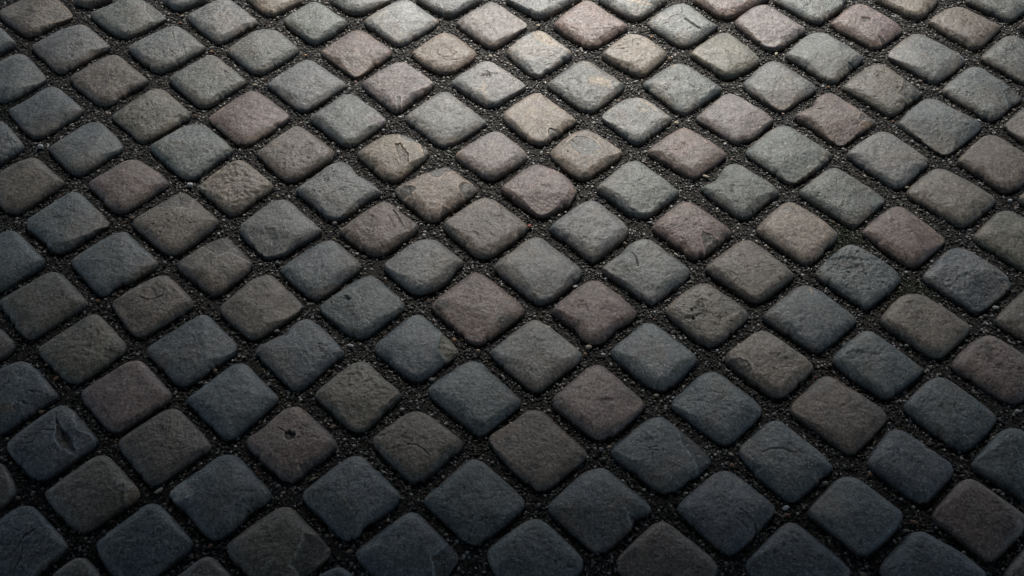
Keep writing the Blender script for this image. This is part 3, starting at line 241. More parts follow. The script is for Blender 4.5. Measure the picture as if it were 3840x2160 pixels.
# larger pebbles lying in the joints: tile, x, y, length, colour, aspect, turn in degrees (image)
PEB = """A0 760 115 26 grey 1.3 0|A0 765 158 26 grey 1.5 20|A0 1650 140 24 cream 1.1 0|A0 1632 202 34 rust 1.8 -10|A0 1912 425 40 grey 2.2 -25|A0 1915 462 34 orange 1.5 0|A0 2310 765 36 cream 1.6 0|A0 1090 911 26 grey 1.3 0|A0 857 1070 26 grey 1.4 0|A0 968 1025 24 tan 1.1 0|A0 366 1326 50 white 1.25 0|A0 432 690 20 grey 1.2 0|A0 222 408 22 grey 1.4 0|A0 1767 1040 26 rust 1.6 15
A1 340 155 30 grey 1.3 20|A1 395 245 24 tan 1.0 0|A1 590 495 38 orange 2 10|A1 1045 735 24 pink 1.2 0|A1 1920 218 20 white 1.1 0|A1 2268 505 36 cream 1.6 30|A1 1810 178 24 tan 1.5 40|A1 2160 962 20 cream 1.1 0|A1 1450 1055 34 white 1.8 0|A1 1298 1175 28 grey 1.2 0|A1 550 1106 26 pink 1.6 0|A1 1815 730 20 rust 1.2 0
A2 285 228 38 cream 1.7 0|A2 640 455 36 white 3 0|A2 595 35 22 white 1.3 0|A2 1475 525 26 orange 1.4 0|A2 1095 710 24 pink 1.6 0|A2 1228 722 22 tan 1.3 0|A2 1422 62 20 orange 1.5 0|A2 1538 1110 44 cream 1.7 10|A2 715 475 24 white 1.3 0|A2 1312 330 22 orange 1.2 0|A2 1490 470 22 grey 1.3 0|A2 1935 280 24 tan 1.8 0
A3 172 482 40 cream 2 -65|A3 1250 145 24 white 1.3 -20|A3 990 462 34 grey 2.2 0|A3 645 782 24 orange 1.4 0|A3 1475 725 26 tan 1.6 -40|A3 1635 803 34 tan 2.2 -15|A3 235 1025 28 pink 1.7 20|A3 1232 1092 26 rust 1.4 0|A3 2008 1086 34 white 1.8 20|A3 1405 1275 30 white 1.8 -15|A3 1600 1362 20 cream 1.2 0|A3 340 152 18 rust 1.2 0|A3 1430 218 22 white 1.6 0
B0 1722 462 50 white 1.5 10|B0 1980 906 26 white 1.2 0|B0 605 450 24 grey 1.3 0|B0 628 410 20 grey 1.1 0|B0 1188 760 32 rust 1.9 10|B0 1125 800 26 rust 1.8 -20|B0 1020 780 28 grey 1.8 0|B0 1490 1170 36 grey 1.3 0|B0 1550 1122 28 grey 1.5 0|B0 1370 222 26 grey 1.2 0|B0 1515 520 24 grey 1.3 0|B0 2358 1270 26 grey 1.6 0|B0 1210 180 22 grey 1.2 0
B1 888 162 28 white 1.1 0|B1 340 566 26 cream 1.4 0|B1 858 810 34 grey 1.3 0|B1 1666 918 26 white 1.2 20|B1 960 1018 28 grey 1.7 40|B1 1635 342 24 cream 1.8 0|B1 2055 340 24 grey 1.2 0|B1 335 1167 34 grey 1.4 0|B1 1705 830 24 grey 1.2 0|B1 2228 460 14 orange 1.0 0|B1 852 952 24 tan 1.3 0|B1 1490 1002 24 grey 1.3 0
B2 208 836 34 red 1.3 60|B2 1805 385 54 cream 2.6 25|B2 1255 160 22 white 1.3 0|B2 375 172 26 cream 1.4 0|B2 1096 192 20 orange 1.3 0|B2 1302 800 30 white 2 5|B2 1158 880 24 white 1.8 10|B2 1072 992 28 tan 1.3 45|B2 2040 230 22 pink 1.6 30|B2 622 1382 34 white 1.9 -10|B2 475 735 28 white 2 -30|B2 800 1305 20 white 1.3 0
B3 975 382 30 cream 1.8 50|B3 1357 484 32 cream 1.7 0|B3 2290 602 34 white 1.5 -10|B3 780 137 34 grey 1.7 15|B3 410 1276 26 white 1.7 0|B3 1350 1252 22 white 1.4 0|B3 990 800 26 grey 1.3 0|B3 1585 1152 30 white 1.8 -25|B3 800 965 20 cream 1.2 0|B3 2260 548 0 grey 1 0
C0 985 360 26 white 1.4 -20|C0 1948 942 28 tan 1.0 0|C0 1815 1046 34 grey 2 -15|C0 370 1312 34 tan 1.4 0|C0 415 886 22 tan 1.2 0|C0 502 1010 44 rust 2.0 -55|C0 885 306 26 rust 1.2 0|C0 955 290 26 grey 1.6 -20|C0 1155 710 20 grey 1.3 0|C0 424 940 20 tan 1.2 0
C1 1000 710 50 white 2.4 15|C1 1938 662 34 orange 1.2 20|C1 2155 756 30 tan 1.4 10|C1 1740 1022 44 grey 1.6 25|C1 1466 1286 30 white 1.6 10|C1 805 945 26 tan 1.3 0|C1 1530 300 20 orange 1.3 0|C1 250 970 30 grey 2 -40|C1 845 1440 34 tan 2 -15|C1 332 578 34 grey 1.6 -20|C1 660 438 20 rust 1.5 0|C1 2195 38 18 orange 1.3 0|C1 2248 60 18 orange 1.3 0
C2 742 728 46 cream 1.4 -15|C2 876 790 38 white 1.8 0|C2 1357 1160 38 cream 1.8 5|C2 1460 1180 24 grey 1.3 0|C2 1907 754 22 white 1.2 0|C2 1510 1182 24 white 1.3 -30|C2 712 786 30 tan 1.4 0|C2 620 172 30 white 1.9 -20|C2 800 96 18 white 1.2 0|C2 885 716 18 orange 1.2 0|C2 40 1410 24 white 1.6 0
C3 1140 380 26 tan 1.5 -10|C3 2160 366 48 white 2.2 10|C3 1352 712 34 grey 1.5 0|C3 1842 736 34 grey 1.6 10|C3 658 880 28 tan 1.5 0|C3 530 994 24 red 1.5 10|C3 2070 436 28 grey 1.6 0|C3 2362 1300 34 white 1.9 10|C3 410 70 26 white 1.5 0|C3 1350 48 20 white 1.5 0
D0 1437 672 58 cream 2.6 -45|D0 896 320 28 cream 1.9 -10|D0 160 740 32 tan 1.3 0|D0 1905 1170 30 rust 1.4 -30|D0 210 642 20 grey 1.2 0|D0 940 1045 24 grey 1.4 -30|D0 2320 505 22 rust 1.4 0
D1 838 95 40 tan 2.2 -25|D1 660 562 36 cream 2.2 -30|D1 1113 196 20 cream 1.1 0|D1 343 630 38 grey 1.8 -25|D1 992 1222 44 tan 1.9 -20|D1 150 505 22 rust 1.3 0|D1 1360 570 26 grey 1.5 20|D1 785 1080 24 grey 1.3 -50|D1 835 1075 30 tan 2 -40|D1 2055 1235 26 grey 1.4 10
D2 932 275 34 cream 2.2 -10|D2 856 300 32 grey 1.1 0|D2 2033 342 34 cream 1.6 40|D2 2040 442 32 rust 1.3 0|D2 880 380 28 grey 1.4 -40|D2 735 285 24 grey 1.3 0|D2 290 800 24 grey 1.1 0|D2 1260 985 32 grey 1.8 10|D2 1118 1120 26 grey 1.3 -20|D2 2105 262 36 grey 1.6 15|D2 1800 535 22 white 1.4 0
D3 618 606 44 grey 1.7 -5|D3 258 828 52 white 2 -30|D3 275 896 34 rust 1.3 0|D3 1026 526 28 rust 1.1 0|D3 1425 960 52 rust 2.2 25|D3 792 452 22 grey 1.2 0|D3 1622 1010 28 grey 1.5 0|D3 2142 186 30 white 2 -10|D3 992 1362 24 grey 1.3 50|D3 962 1430 44 tan 1.6 15|D3 1305 750 26 grey 1.5 -10|D3 1860 538 30 grey 1.5 0"""
PEB = [(f[0], float(f[1]), float(f[2]), float(f[3]), f[4], float(f[5]), float(f[6]))
       for f in (q.split() for q in PEB.replace("\n", "|").split("|")) if float(f[3]) >= 22]

# ------------------------------------------------------------------ labels: what each sett looks like and, where plain, what it lies beside
def _mid(tile, s):
    v = [float(q) for q in s.split()]
    x, y = tp(tile, sum(v[0::2])/(len(v)//2), sum(v[1::2])/(len(v)//2))
    return min(max(x, 20), 3820), min(max(y, 20), 2140)
MID = [_mid(s[0], s[4]) for s in S]
HANDLE = {1: 'grey one split by a ridge', 4: 'grey-green one with brown tip', 6: 'folded grey one', 9: 'slate-grey one beside moss', 11: 'rippled grey one', 13: 'olive-brown blotched one', 16: 'broad dark-tipped grey one', 17: 'dark grooved one at left border', 19: 'dark mauve one', 20: 'very coarse tan one', 22: 'brown-grey one with pale ridge', 24: 'big blue one with deep notch', 25: 'brown cross-cracked one', 26: 'olive-stained slate one', 27: 'dark brown one with curved dent', 31: 'short-grooved blue slate one', 33: 'grooved olive-stained border one', 37: 'grey one with broken-out step', 39: 'tan one with deep hollow', 40: 'map-shaped tan one', 41: 'reddish brown gouged one', 42: 'grey one with narrow right tip', 45: 'tan one at the top border', 50: 'scratched mauve one', 51: 'tan one with eye-shaped ring', 53: 'mauve-grey dimpled one', 54: 'light grey one with dark pit', 55: 'grey one with oval hollow', 56: 'clean light blue-grey one', 58: 'pale one with cream blotch', 59: 'dark-spotted one at the top', 60: 'pink one with long crack', 61: 'tan-veined one at the top', 62: 'grey one with slanting hollow', 63: 'pink one at the top border', 64: 'peach-tan one with hollow', 66: 'one with peach bar patch', 67: 'grey-green one with hooked cracks', 69: 'large peach-tan one', 70: 'tan-mottled grey one', 72: 'tan one with swirling centre', 73: 'broad mauve one', 74: 'rough pinkish one with seam', 76: 'olive-tan one at the top', 77: 'mauve one with triangular pit', 81: 'grey one with V-shaped chip', 82: 'pale-veined blue-grey one', 84: 'tan-brown one with sunken triangle', 85: 'blue-grey one flaked at right', 86: 'bitten mauve one', 89: 'grey one with two chips', 90: 'grey one with raised lip', 94: 'grey one slit below', 95: 'mauve one with scalloped side', 96: 'ring-marked grey-green one', 98: 'brown-mauve one with square flake', 99: 'large plain grey central one', 100: 'grey one with short slit', 102: 'tan-brown one with split lip', 103: 'brown-mauve one with tiny pits', 106: 'blue-grey one with round hollow', 107: 'lumpy dark blue one', 108: 'slate one with round hole', 109: 'large mauve one, dark left tip', 110: 'dark blue scooped one', 111: 'slate one flaked to olive', 112: 'olive-brown one, broken lower right', 113: 'brown one with lower-left notch', 114: 'brown-grey one pocked with holes', 115: 'grey one with crescent chip', 117: 'brown one with scooped left tip', 118: 'scarred mauve-grey one', 119: 'swirl-grooved blue-green one', 120: 'blue-green one with hairline crack', 121: 'blue one with tan vein', 123: 'long dented slate one', 124: 'brown one with silvery flecks', 127: 'navy one with peeled corner', 128: 'dark blue cratered one', 129: 'speckled brown one with crack', 130: 'dark olive one with torn tip', 131: 'navy one missing a wedge', 133: 'slate corner one with forked hairlines', 134: 'large plain navy one', 137: 'purple-brown one with black gouge', 138: 'brown one with curved fold', 139: 'slate one with slanting vein', 141: 'brown one with leaf-shaped flake', 142: 'navy one with bent flake', 144: 'brown one with stepped edge', 145: 'cracked blue one, side breaking away', 146: 'blue-green one with hooked notch', 147: 'navy one with parallel cracks', 149: 'slate-brown dark-stained bottom one', 151: 'creased dark blue one', 152: 'dark blue one with torn layers', 155: 'purple-brown one near lower right'}
def handle(i):
    return HANDLE[i]
def relation(x, y, skip=None, room=9, used=()):
    """where the point lies beside the nearest sett of striking look that the room for words allows"""
    best = None
    for j, s in enumerate(S):
        if j not in HANDLE or j == skip: continue
        dx, dy = x-MID[j][0], (y-MID[j][1])*1.3
        d = math.hypot(dx, dy)
        if d > 620: continue
        if abs(dx) > 2.2*abs(dy): r = "right of the" if dx > 0 else "left of the"
        elif abs(dy) > 2.2*abs(dx): r = "below the" if dy > 0 else "above the"
        else: r = ("lower" if dy > 0 else "upper")+(" right" if dx > 0 else " left")+" of the"
        t = r+" "+handle(j)
        if d > 330: t = "farther "+t
        if len(t.split()) > room or t in used: continue
        if best is None or d < best[0]: best = (d, t)
    return best[1] if best else None
LABELS = []; _used = set()
for _i, _s in enumerate(S):
    t = _s[2]
    if _i not in HANDLE:
        r = relation(*MID[_i], skip=_i, room=16-len(t.split()), used=_used)
        if r: _used.add(r); t = t+", "+r
    LABELS.append(t)
PEB_LABELS = []; _used = set()
for _p in PEB:
    x, y = tp(_p[0], _p[1], _p[2])
    shape = "long" if _p[5] >= 1.9 else ("round" if _p[5] <= 1.25 else "small")
    r = relation(x, y, room=13, used=_used)
    _used.add(r)
    PEB_LABELS.append(shape+" "+_p[4].replace("rust", "rusty")+" pebble "+str(r))

# ------------------------------------------------------------------ numpy helpers
rng = np.random.default_rng(11)
_perm = rng.permutation(256)
_perm = np.concatenate([_perm, _perm, _perm])
_grad = rng.normal(size=(256, 3))
_grad /= np.linalg.norm(_grad, axis=1)[:, None]

def noise3(p):
    """Gradient noise at the points p (n,3), about -0.7..0.7"""
    i = np.floor(p).astype(np.int64)
    f = p - i
    u = f*f*f*(f*(f*6-15)+10)
    i &= 255
    out = 0
    for dx in (0, 1):
        wx = u[:, 0] if dx else 1-u[:, 0]
        for dy in (0, 1):
            wy = u[:, 1] if dy else 1-u[:, 1]
            for dz in (0, 1):
                wz = u[:, 2] if dz else 1-u[:, 2]
                h = _perm[_perm[_perm[(i[:, 0]+dx) & 255] + ((i[:, 1]+dy) & 255)] + ((i[:, 2]+dz) & 255)]
                g = _grad[h]
                out = out + wx*wy*wz*(g[:, 0]*(f[:, 0]-dx)+g[:, 1]*(f[:, 1]-dy)+g[:, 2]*(f[:, 2]-dz))
    return out

def fbm(x, y, scale, octaves, seed=0.0, gain=0.5):
    out = 0; a = 1.0
    for k in range(octaves):
        out = out + a*noise3(np.stack([x*scale+seed*7.31, y*scale+seed*3.17, np.full_like(x, seed+k*5.3)], 1))
        a *= gain; scale *= 2.03
    return out

def sstep(a, b, x):
    t = np.clip((x-a)/(b-a), 0, 1)
    return t*t*(3-2*t)

ST, CT = math.sin(PITCH), math.cos(PITCH)
def to_ground(px, py, z=0.0):
    """photo pixels -> the point of the horizontal plane at height z that they show"""
    px = np.asarray(px, float)-1920; py = np.asarray(py, float)-1080
    dy = FPX*CT - py*ST
    dz = FPX*ST + py*CT
    t = (CAM_H - z)/dz
    return np.stack([px*t, dy*t], -1)

def survey(tile, s):
    v = np.array([float(q) for q in s.split()]).reshape(-1, 2)
    x, y = tp(tile, v[:, 0], v[:, 1])
    return np.stack([x, y], 1)

def seg_dist(P, A, B):
    """distance of each point of P to each segment A-B, the least one"""
    best = np.full(len(P), 1e9)
    for a, b in zip(A, B):
        d = b-a
        L = max(float(d@d), 1e-16)
        t = np.clip(((P-a)@d)/L, 0, 1)
        best = np.minimum(best, ((P-a-t[:, None]*d)**2).sum(1))
    return np.sqrt(best)

def soft_dist(P, ring):
    """distance to the outline, with the crease along the medial axis smoothed away"""
    A, B = ring, np.roll(ring, -1, 0)
    L = np.linalg.norm(B-A, axis=1)
    dmin = np.full(len(P), 1e9); acc = np.zeros(len(P))
    for a, b, l in zip(A, B, L):
        d = b-a
        t = np.clip(((P-a)@d)/max(l*l, 1e-16), 0, 1)
        r2 = ((P-a-t[:, None]*d)**2).sum(1)
        dmin = np.minimum(dmin, r2); acc += l/(r2+1e-10)**2
    dmin = np.sqrt(dmin)
    ds = ((math.pi/2)/acc)**(1/3)
    w = sstep(0.5*L.mean(), 2.5*L.mean(), dmin)
    return dmin*(1-w)+np.minimum(ds, dmin)*w

def inside(P, poly):
    x, y = P[:, 0], P[:, 1]
    r = np.zeros(len(P), bool)
    for (x0, y0), (x1, y1) in zip(poly, np.roll(poly, -1, 0)):
        c = (y0 > y) != (y1 > y)
        with np.errstate(divide='ignore', invalid='ignore'):
            r ^= c & (x < (x1-x0)*(y-y0)/(y1-y0+1e-18)+x0)
    return r

def catmull(P, n):
    """closed centripetal-like spline through P, n points evenly spaced"""
    m = len(P); out = []
    for i in range(m):
        p0, p1, p2, p3 = P[i-1], P[i], P[(i+1) % m], P[(i+2) % m]
        t = np.linspace(0, 1, 12, endpoint=False)[:, None]
        m1 = (p2-p0)*0.5; m2 = (p3-p1)*0.5
        L = np.linalg.norm(p2-p1)
        for mm in (m1, m2):
            k = np.linalg.norm(mm)
            if k > L: mm *= L/k
        out.append((2*t**3-3*t**2+1)*p1+(t**3-2*t**2+t)*m1+(-2*t**3+3*t**2)*p2+(t**3-t**2)*m2)
    Q = np.concatenate(out)
    D = np.linalg.norm(np.roll(Q, -1, 0)-Q, axis=1)
    s = np.concatenate([[0], np.cumsum(D)])
    u = np.linspace(0, s[-1], n, endpoint=False)
    Q = np.concatenate([Q, Q[:1]])
    return np.stack([np.interp(u, s, Q[:, 0]), np.interp(u, s, Q[:, 1])], 1)

def hull(P):
    Q = sorted(map(tuple, P))
    def half(q):
        h = []
        for p in q:
            while len(h) > 1 and (h[-1][0]-h[-2][0])*(p[1]-h[-2][1])-(h[-1][1]-h[-2][1])*(p[0]-h[-2][0]) <= 0: h.pop()
            h.append(p)
        return h[:-1]
    return np.array(half(Q)+half(Q[::-1]))

def fuller(ring, k, grow):
    """a sett's outline eased towards its convex hull: notches stay shallow, sides gently bulge"""
    c = ring.mean(0)
    H = hull(ring)
    out = np.empty_like(ring)
    A, B = H, np.roll(H, -1, 0)
    per = np.linalg.norm(B-A, axis=1)
    for i, p in enumerate(ring):
        d = p-c
        e = B-A; den = d[0]*e[:, 1]-d[1]*e[:, 0]
        den = np.where(np.abs(den) < 1e-15, 1e-15, den)
        w = A-c
        t = (w[:, 0]*e[:, 1]-w[:, 1]*e[:, 0])/den
        s = (w[:, 0]*d[1]-w[:, 1]*d[0])/den
        ok = (s >= -1e-9) & (s <= 1+1e-9) & (t > 0)
        tt = t[ok].max() if ok.any() else 1.0
        j = np.where(ok, t, -1).argmax()
        bul = 0.035*4*np.clip(s[j], 0, 1)*(1-np.clip(s[j], 0, 1))*per[j]/max(np.linalg.norm(d)*tt, 1e-6)*0.5
        out[i] = c+d*(1+k*(max(tt, 1)-1)+bul)*grow
    return out

def mesh_np(name, V, F, mat, col=None, smooth=True):
    """mesh from numpy arrays: V (n,3), F list of (m,k) arrays of faces with k corners"""
    me = bpy.data.meshes.new(name)
    me.vertices.add(len(V)); me.vertices.foreach_set("co", np.ascontiguousarray(V, np.float32).ravel())
    loops = np.concatenate([f.ravel() for f in F]).astype(np.int32)
    tot = np.concatenate([np.full(len(f), f.shape[1], np.int32) for f in F])
    start = np.concatenate([[0], np.cumsum(tot)[:-1]]).astype(np.int32)
    me.loops.add(len(loops)); me.loops.foreach_set("vertex_index", loops)
    me.polygons.add(len(tot)); me.polygons.foreach_set("loop_start", start)
    me.polygons.foreach_set("loop_total", tot)
    if smooth: me.polygons.foreach_set("use_smooth", np.ones(len(tot), bool))
    if col is not None:
        ca = me.color_attributes.new("col", 'FLOAT_COLOR', 'POINT')
        c4 = np.ones((len(V), 4), np.float32); c4[:, :3] = col
        ca.data.foreach_set("color", c4.ravel())
    me.update(calc_edges=True)
    me.materials.append(mat)
    o = bpy.data.objects.new(name, me)
    scene.collection.objects.link(o)
    return o

# ------------------------------------------------------------------ materials
def new_mat(name):
    m = bpy.data.materials.new(name); m.use_nodes = True
    nt = m.node_tree; nt.nodes.clear()
    out = nt.nodes.new("ShaderNodeOutputMaterial")
    b = nt.nodes.new("ShaderNodeBsdfPrincipled")
    nt.links.new(b.outputs[0], out.inputs[0])
    return m, nt, b

def node(nt, t, **kw):
    n = nt.nodes.new(t)
    for k, v in kw.items():
        if k in n.inputs: n.inputs[k].default_value = v
        else: setattr(n, k, v)
    return n

def ramp(nt, stops):
    r = nt.nodes.new("ShaderNodeValToRGB")
    e = r.color_ramp.elements
    while len(e) < len(stops): e.new(0.5)
    for q, (p, v) in zip(e, stops):
        q.position = p; q.color = (v, v, v, 1) if not isinstance(v, tuple) else (*v, 1)
    return r

def stone_material():
    m, nt, b = new_mat("weathered_stone")
    L = nt.links.new
    geo = node(nt, "ShaderNodeNewGeometry")
    att = node(nt, "ShaderNodeAttribute", attribute_name="col")
    n1 = node(nt, "ShaderNodeTexNoise", Scale=230.0, Detail=4.0, Roughness=0.75)       # mineral grain
    n2 = node(nt, "ShaderNodeTexNoise", Scale=85.0, Detail=5.0, Roughness=0.62)        # cloudy mottling
    n3 = node(nt, "ShaderNodeTexNoise", Scale=360.0, Detail=2.0, Roughness=0.6)        # bright crystals
    for n in (n1, n2, n3): L(geo.outputs["Position"], n.inputs["Vector"])
    r1 = ramp(nt, [(0.35, 0.36), (0.50, 0.92), (0.66, 1.70)])
    r2 = ramp(nt, [(0.30, 0.72), (0.55, 1.02), (0.72, 1.22)])
    r3 = ramp(nt, [(0.61, 0.0), (0.70, 1.0)])
    L(n1.outputs["Fac"], r1.inputs[0]); L(n2.outputs["Fac"], r2.inputs[0]); L(n3.outputs["Fac"], r3.inputs[0])
    x1 = node(nt, "ShaderNodeMix", data_type='RGBA', blend_type='MULTIPLY'); x1.inputs[0].default_value = 1
    x2 = node(nt, "ShaderNodeMix", data_type='RGBA', blend_type='MULTIPLY'); x2.inputs[0].default_value = 1
    x3 = node(nt, "ShaderNodeMix", data_type='RGBA', blend_type='MIX')
    L(att.outputs["Color"], x1.inputs[6]); L(r1.outputs[0], x1.inputs[7])
    L(x1.outputs[2], x2.inputs[6]); L(r2.outputs[0], x2.inputs[7])
    mul = node(nt, "ShaderNodeMath", operation='MULTIPLY'); mul.inputs[1].default_value = 0.75
    L(r3.outputs[0], mul.inputs[0]); L(mul.outputs[0], x3.inputs[0])
    L(x2.outputs[2], x3.inputs[6]); x3.inputs[7].default_value = (0.42, 0.41, 0.38, 1)
    L(x3.outputs[2], b.inputs["Base Color"])
    rr = ramp(nt, [(0.35, 0.38), (0.65, 0.60)])
    L(n2.outputs["Fac"], rr.inputs[0]); L(rr.outputs[0], b.inputs["Roughness"])
    b.inputs["Specular IOR Level"].default_value = 0.5
    bp1 = node(nt, "ShaderNodeBump", Strength=0.6, Distance=0.0014)
    bp2 = node(nt, "ShaderNodeBump", Strength=0.55, Distance=0.0016)
    L(n2.outputs["Fac"], bp2.inputs["Height"])
    L(n1.outputs["Fac"], bp1.inputs["Height"]); L(bp2.outputs[0], bp1.inputs["Normal"])
    L(bp1.outputs[0], b.inputs["Normal"])
    return m

def gravel_material(name, rough):
    m, nt, b = new_mat(name)
    L = nt.links.new
    att = node(nt, "ShaderNodeAttribute", attribute_name="col")
    geo = node(nt, "ShaderNodeNewGeometry")
    n1 = node(nt, "ShaderNodeTexNoise", Scale=600.0, Detail=3.0)
    L(geo.outputs["Position"], n1.inputs["Vector"])
    r1 = ramp(nt, [(0.3, 0.6), (0.7, 1.35)])
    L(n1.outputs["Fac"], r1.inputs[0])
    x = node(nt, "ShaderNodeMix", data_type='RGBA', blend_type='MULTIPLY'); x.inputs[0].default_value = 1
    L(att.outputs["Color"], x.inputs[6]); L(r1.outputs[0], x.inputs[7]); L(x.outputs[2], b.inputs["Base Color"])
    b.inputs["Roughness"].default_value = rough
    bp = node(nt, "ShaderNodeBump", Strength=0.6, Distance=0.0008)
    L(n1.outputs["Fac"], bp.inputs["Height"]); L(bp.outputs[0], b.inputs["Normal"])
    return m

def ground_material():
    m, nt, b = new_mat("grit_bed")
    L = nt.links.new
    geo = node(nt, "ShaderNodeNewGeometry")
    v = node(nt, "ShaderNodeTexVoronoi", Scale=420.0)
    n = node(nt, "ShaderNodeTexNoise", Scale=60.0, Detail=6.0)
    L(geo.outputs["Position"], v.inputs["Vector"]); L(geo.outputs["Position"], n.inputs["Vector"])
    r = ramp(nt, [(0.0, (0.008, 0.007, 0.006)), (0.5, (0.015, 0.014, 0.012)), (0.85, (0.03, 0.028, 0.025)), (1.0, (0.09, 0.085, 0.075))])
    sep = node(nt, "ShaderNodeSeparateColor")
    L(v.outputs["Color"], sep.inputs[0]); L(sep.outputs[0], r.inputs[0]); L(r.outputs[0], b.inputs["Base Color"])
    b.inputs["Roughness"].default_value = 0.8
    bp = node(nt, "ShaderNodeBump", Strength=0.8, Distance=0.0015, invert=True)
    L(v.outputs["Distance"], bp.inputs["Height"]); L(bp.outputs[0], b.inputs["Normal"])
    return m

def slab_material():
    m, nt, b = new_mat("dark_slab")  # dark surface of the added, unseen shade slab
    L = nt.links.new
    geo = node(nt, "ShaderNodeNewGeometry")
    n = node(nt, "ShaderNodeTexNoise", Scale=6.0, Detail=8.0)
    L(geo.outputs["Position"], n.inputs["Vector"])
    r = ramp(nt, [(0.3, (0.05, 0.055, 0.06)), (0.7, (0.10, 0.11, 0.12))])
    L(n.outputs["Fac"], r.inputs[0]); L(r.outputs[0], b.inputs["Base Color"])
    b.inputs["Roughness"].default_value = 0.9
    return m

STONE, GRAVEL, PEBBLE, GROUND, PLASTER = stone_material(), gravel_material("grit", 0.38), gravel_material("pebble_stone", 0.5), ground_material(), slab_material()

# real stone colours (linear)
KIND = {'R': (0.158, 0.119, 0.105), 'G': (0.143, 0.151, 0.145), 'B': (0.098, 0.114, 0.121), 'N': (0.150, 0.127, 0.107), 'M': (0.170, 0.128, 0.115),
        'T': (0.215, 0.180, 0.144), 'O': (0.146, 0.136, 0.110), 'L': (0.200, 0.205, 0.198), 'P': (0.184, 0.164, 0.157)}
TINT = {'D': (0.065, 0.065, 0.060), 'Y': (0.34, 0.275, 0.20), 'T': (0.22, 0.155, 0.11), 'N': (0.17, 0.125, 0.095), 'O': (0.14, 0.125, 0.085),
        'G': (0.14, 0.145, 0.14), 'L': (0.32, 0.32, 0.30), 'M': (0.15, 0.125, 0.135), 'P': (0.22, 0.17, 0.16)}

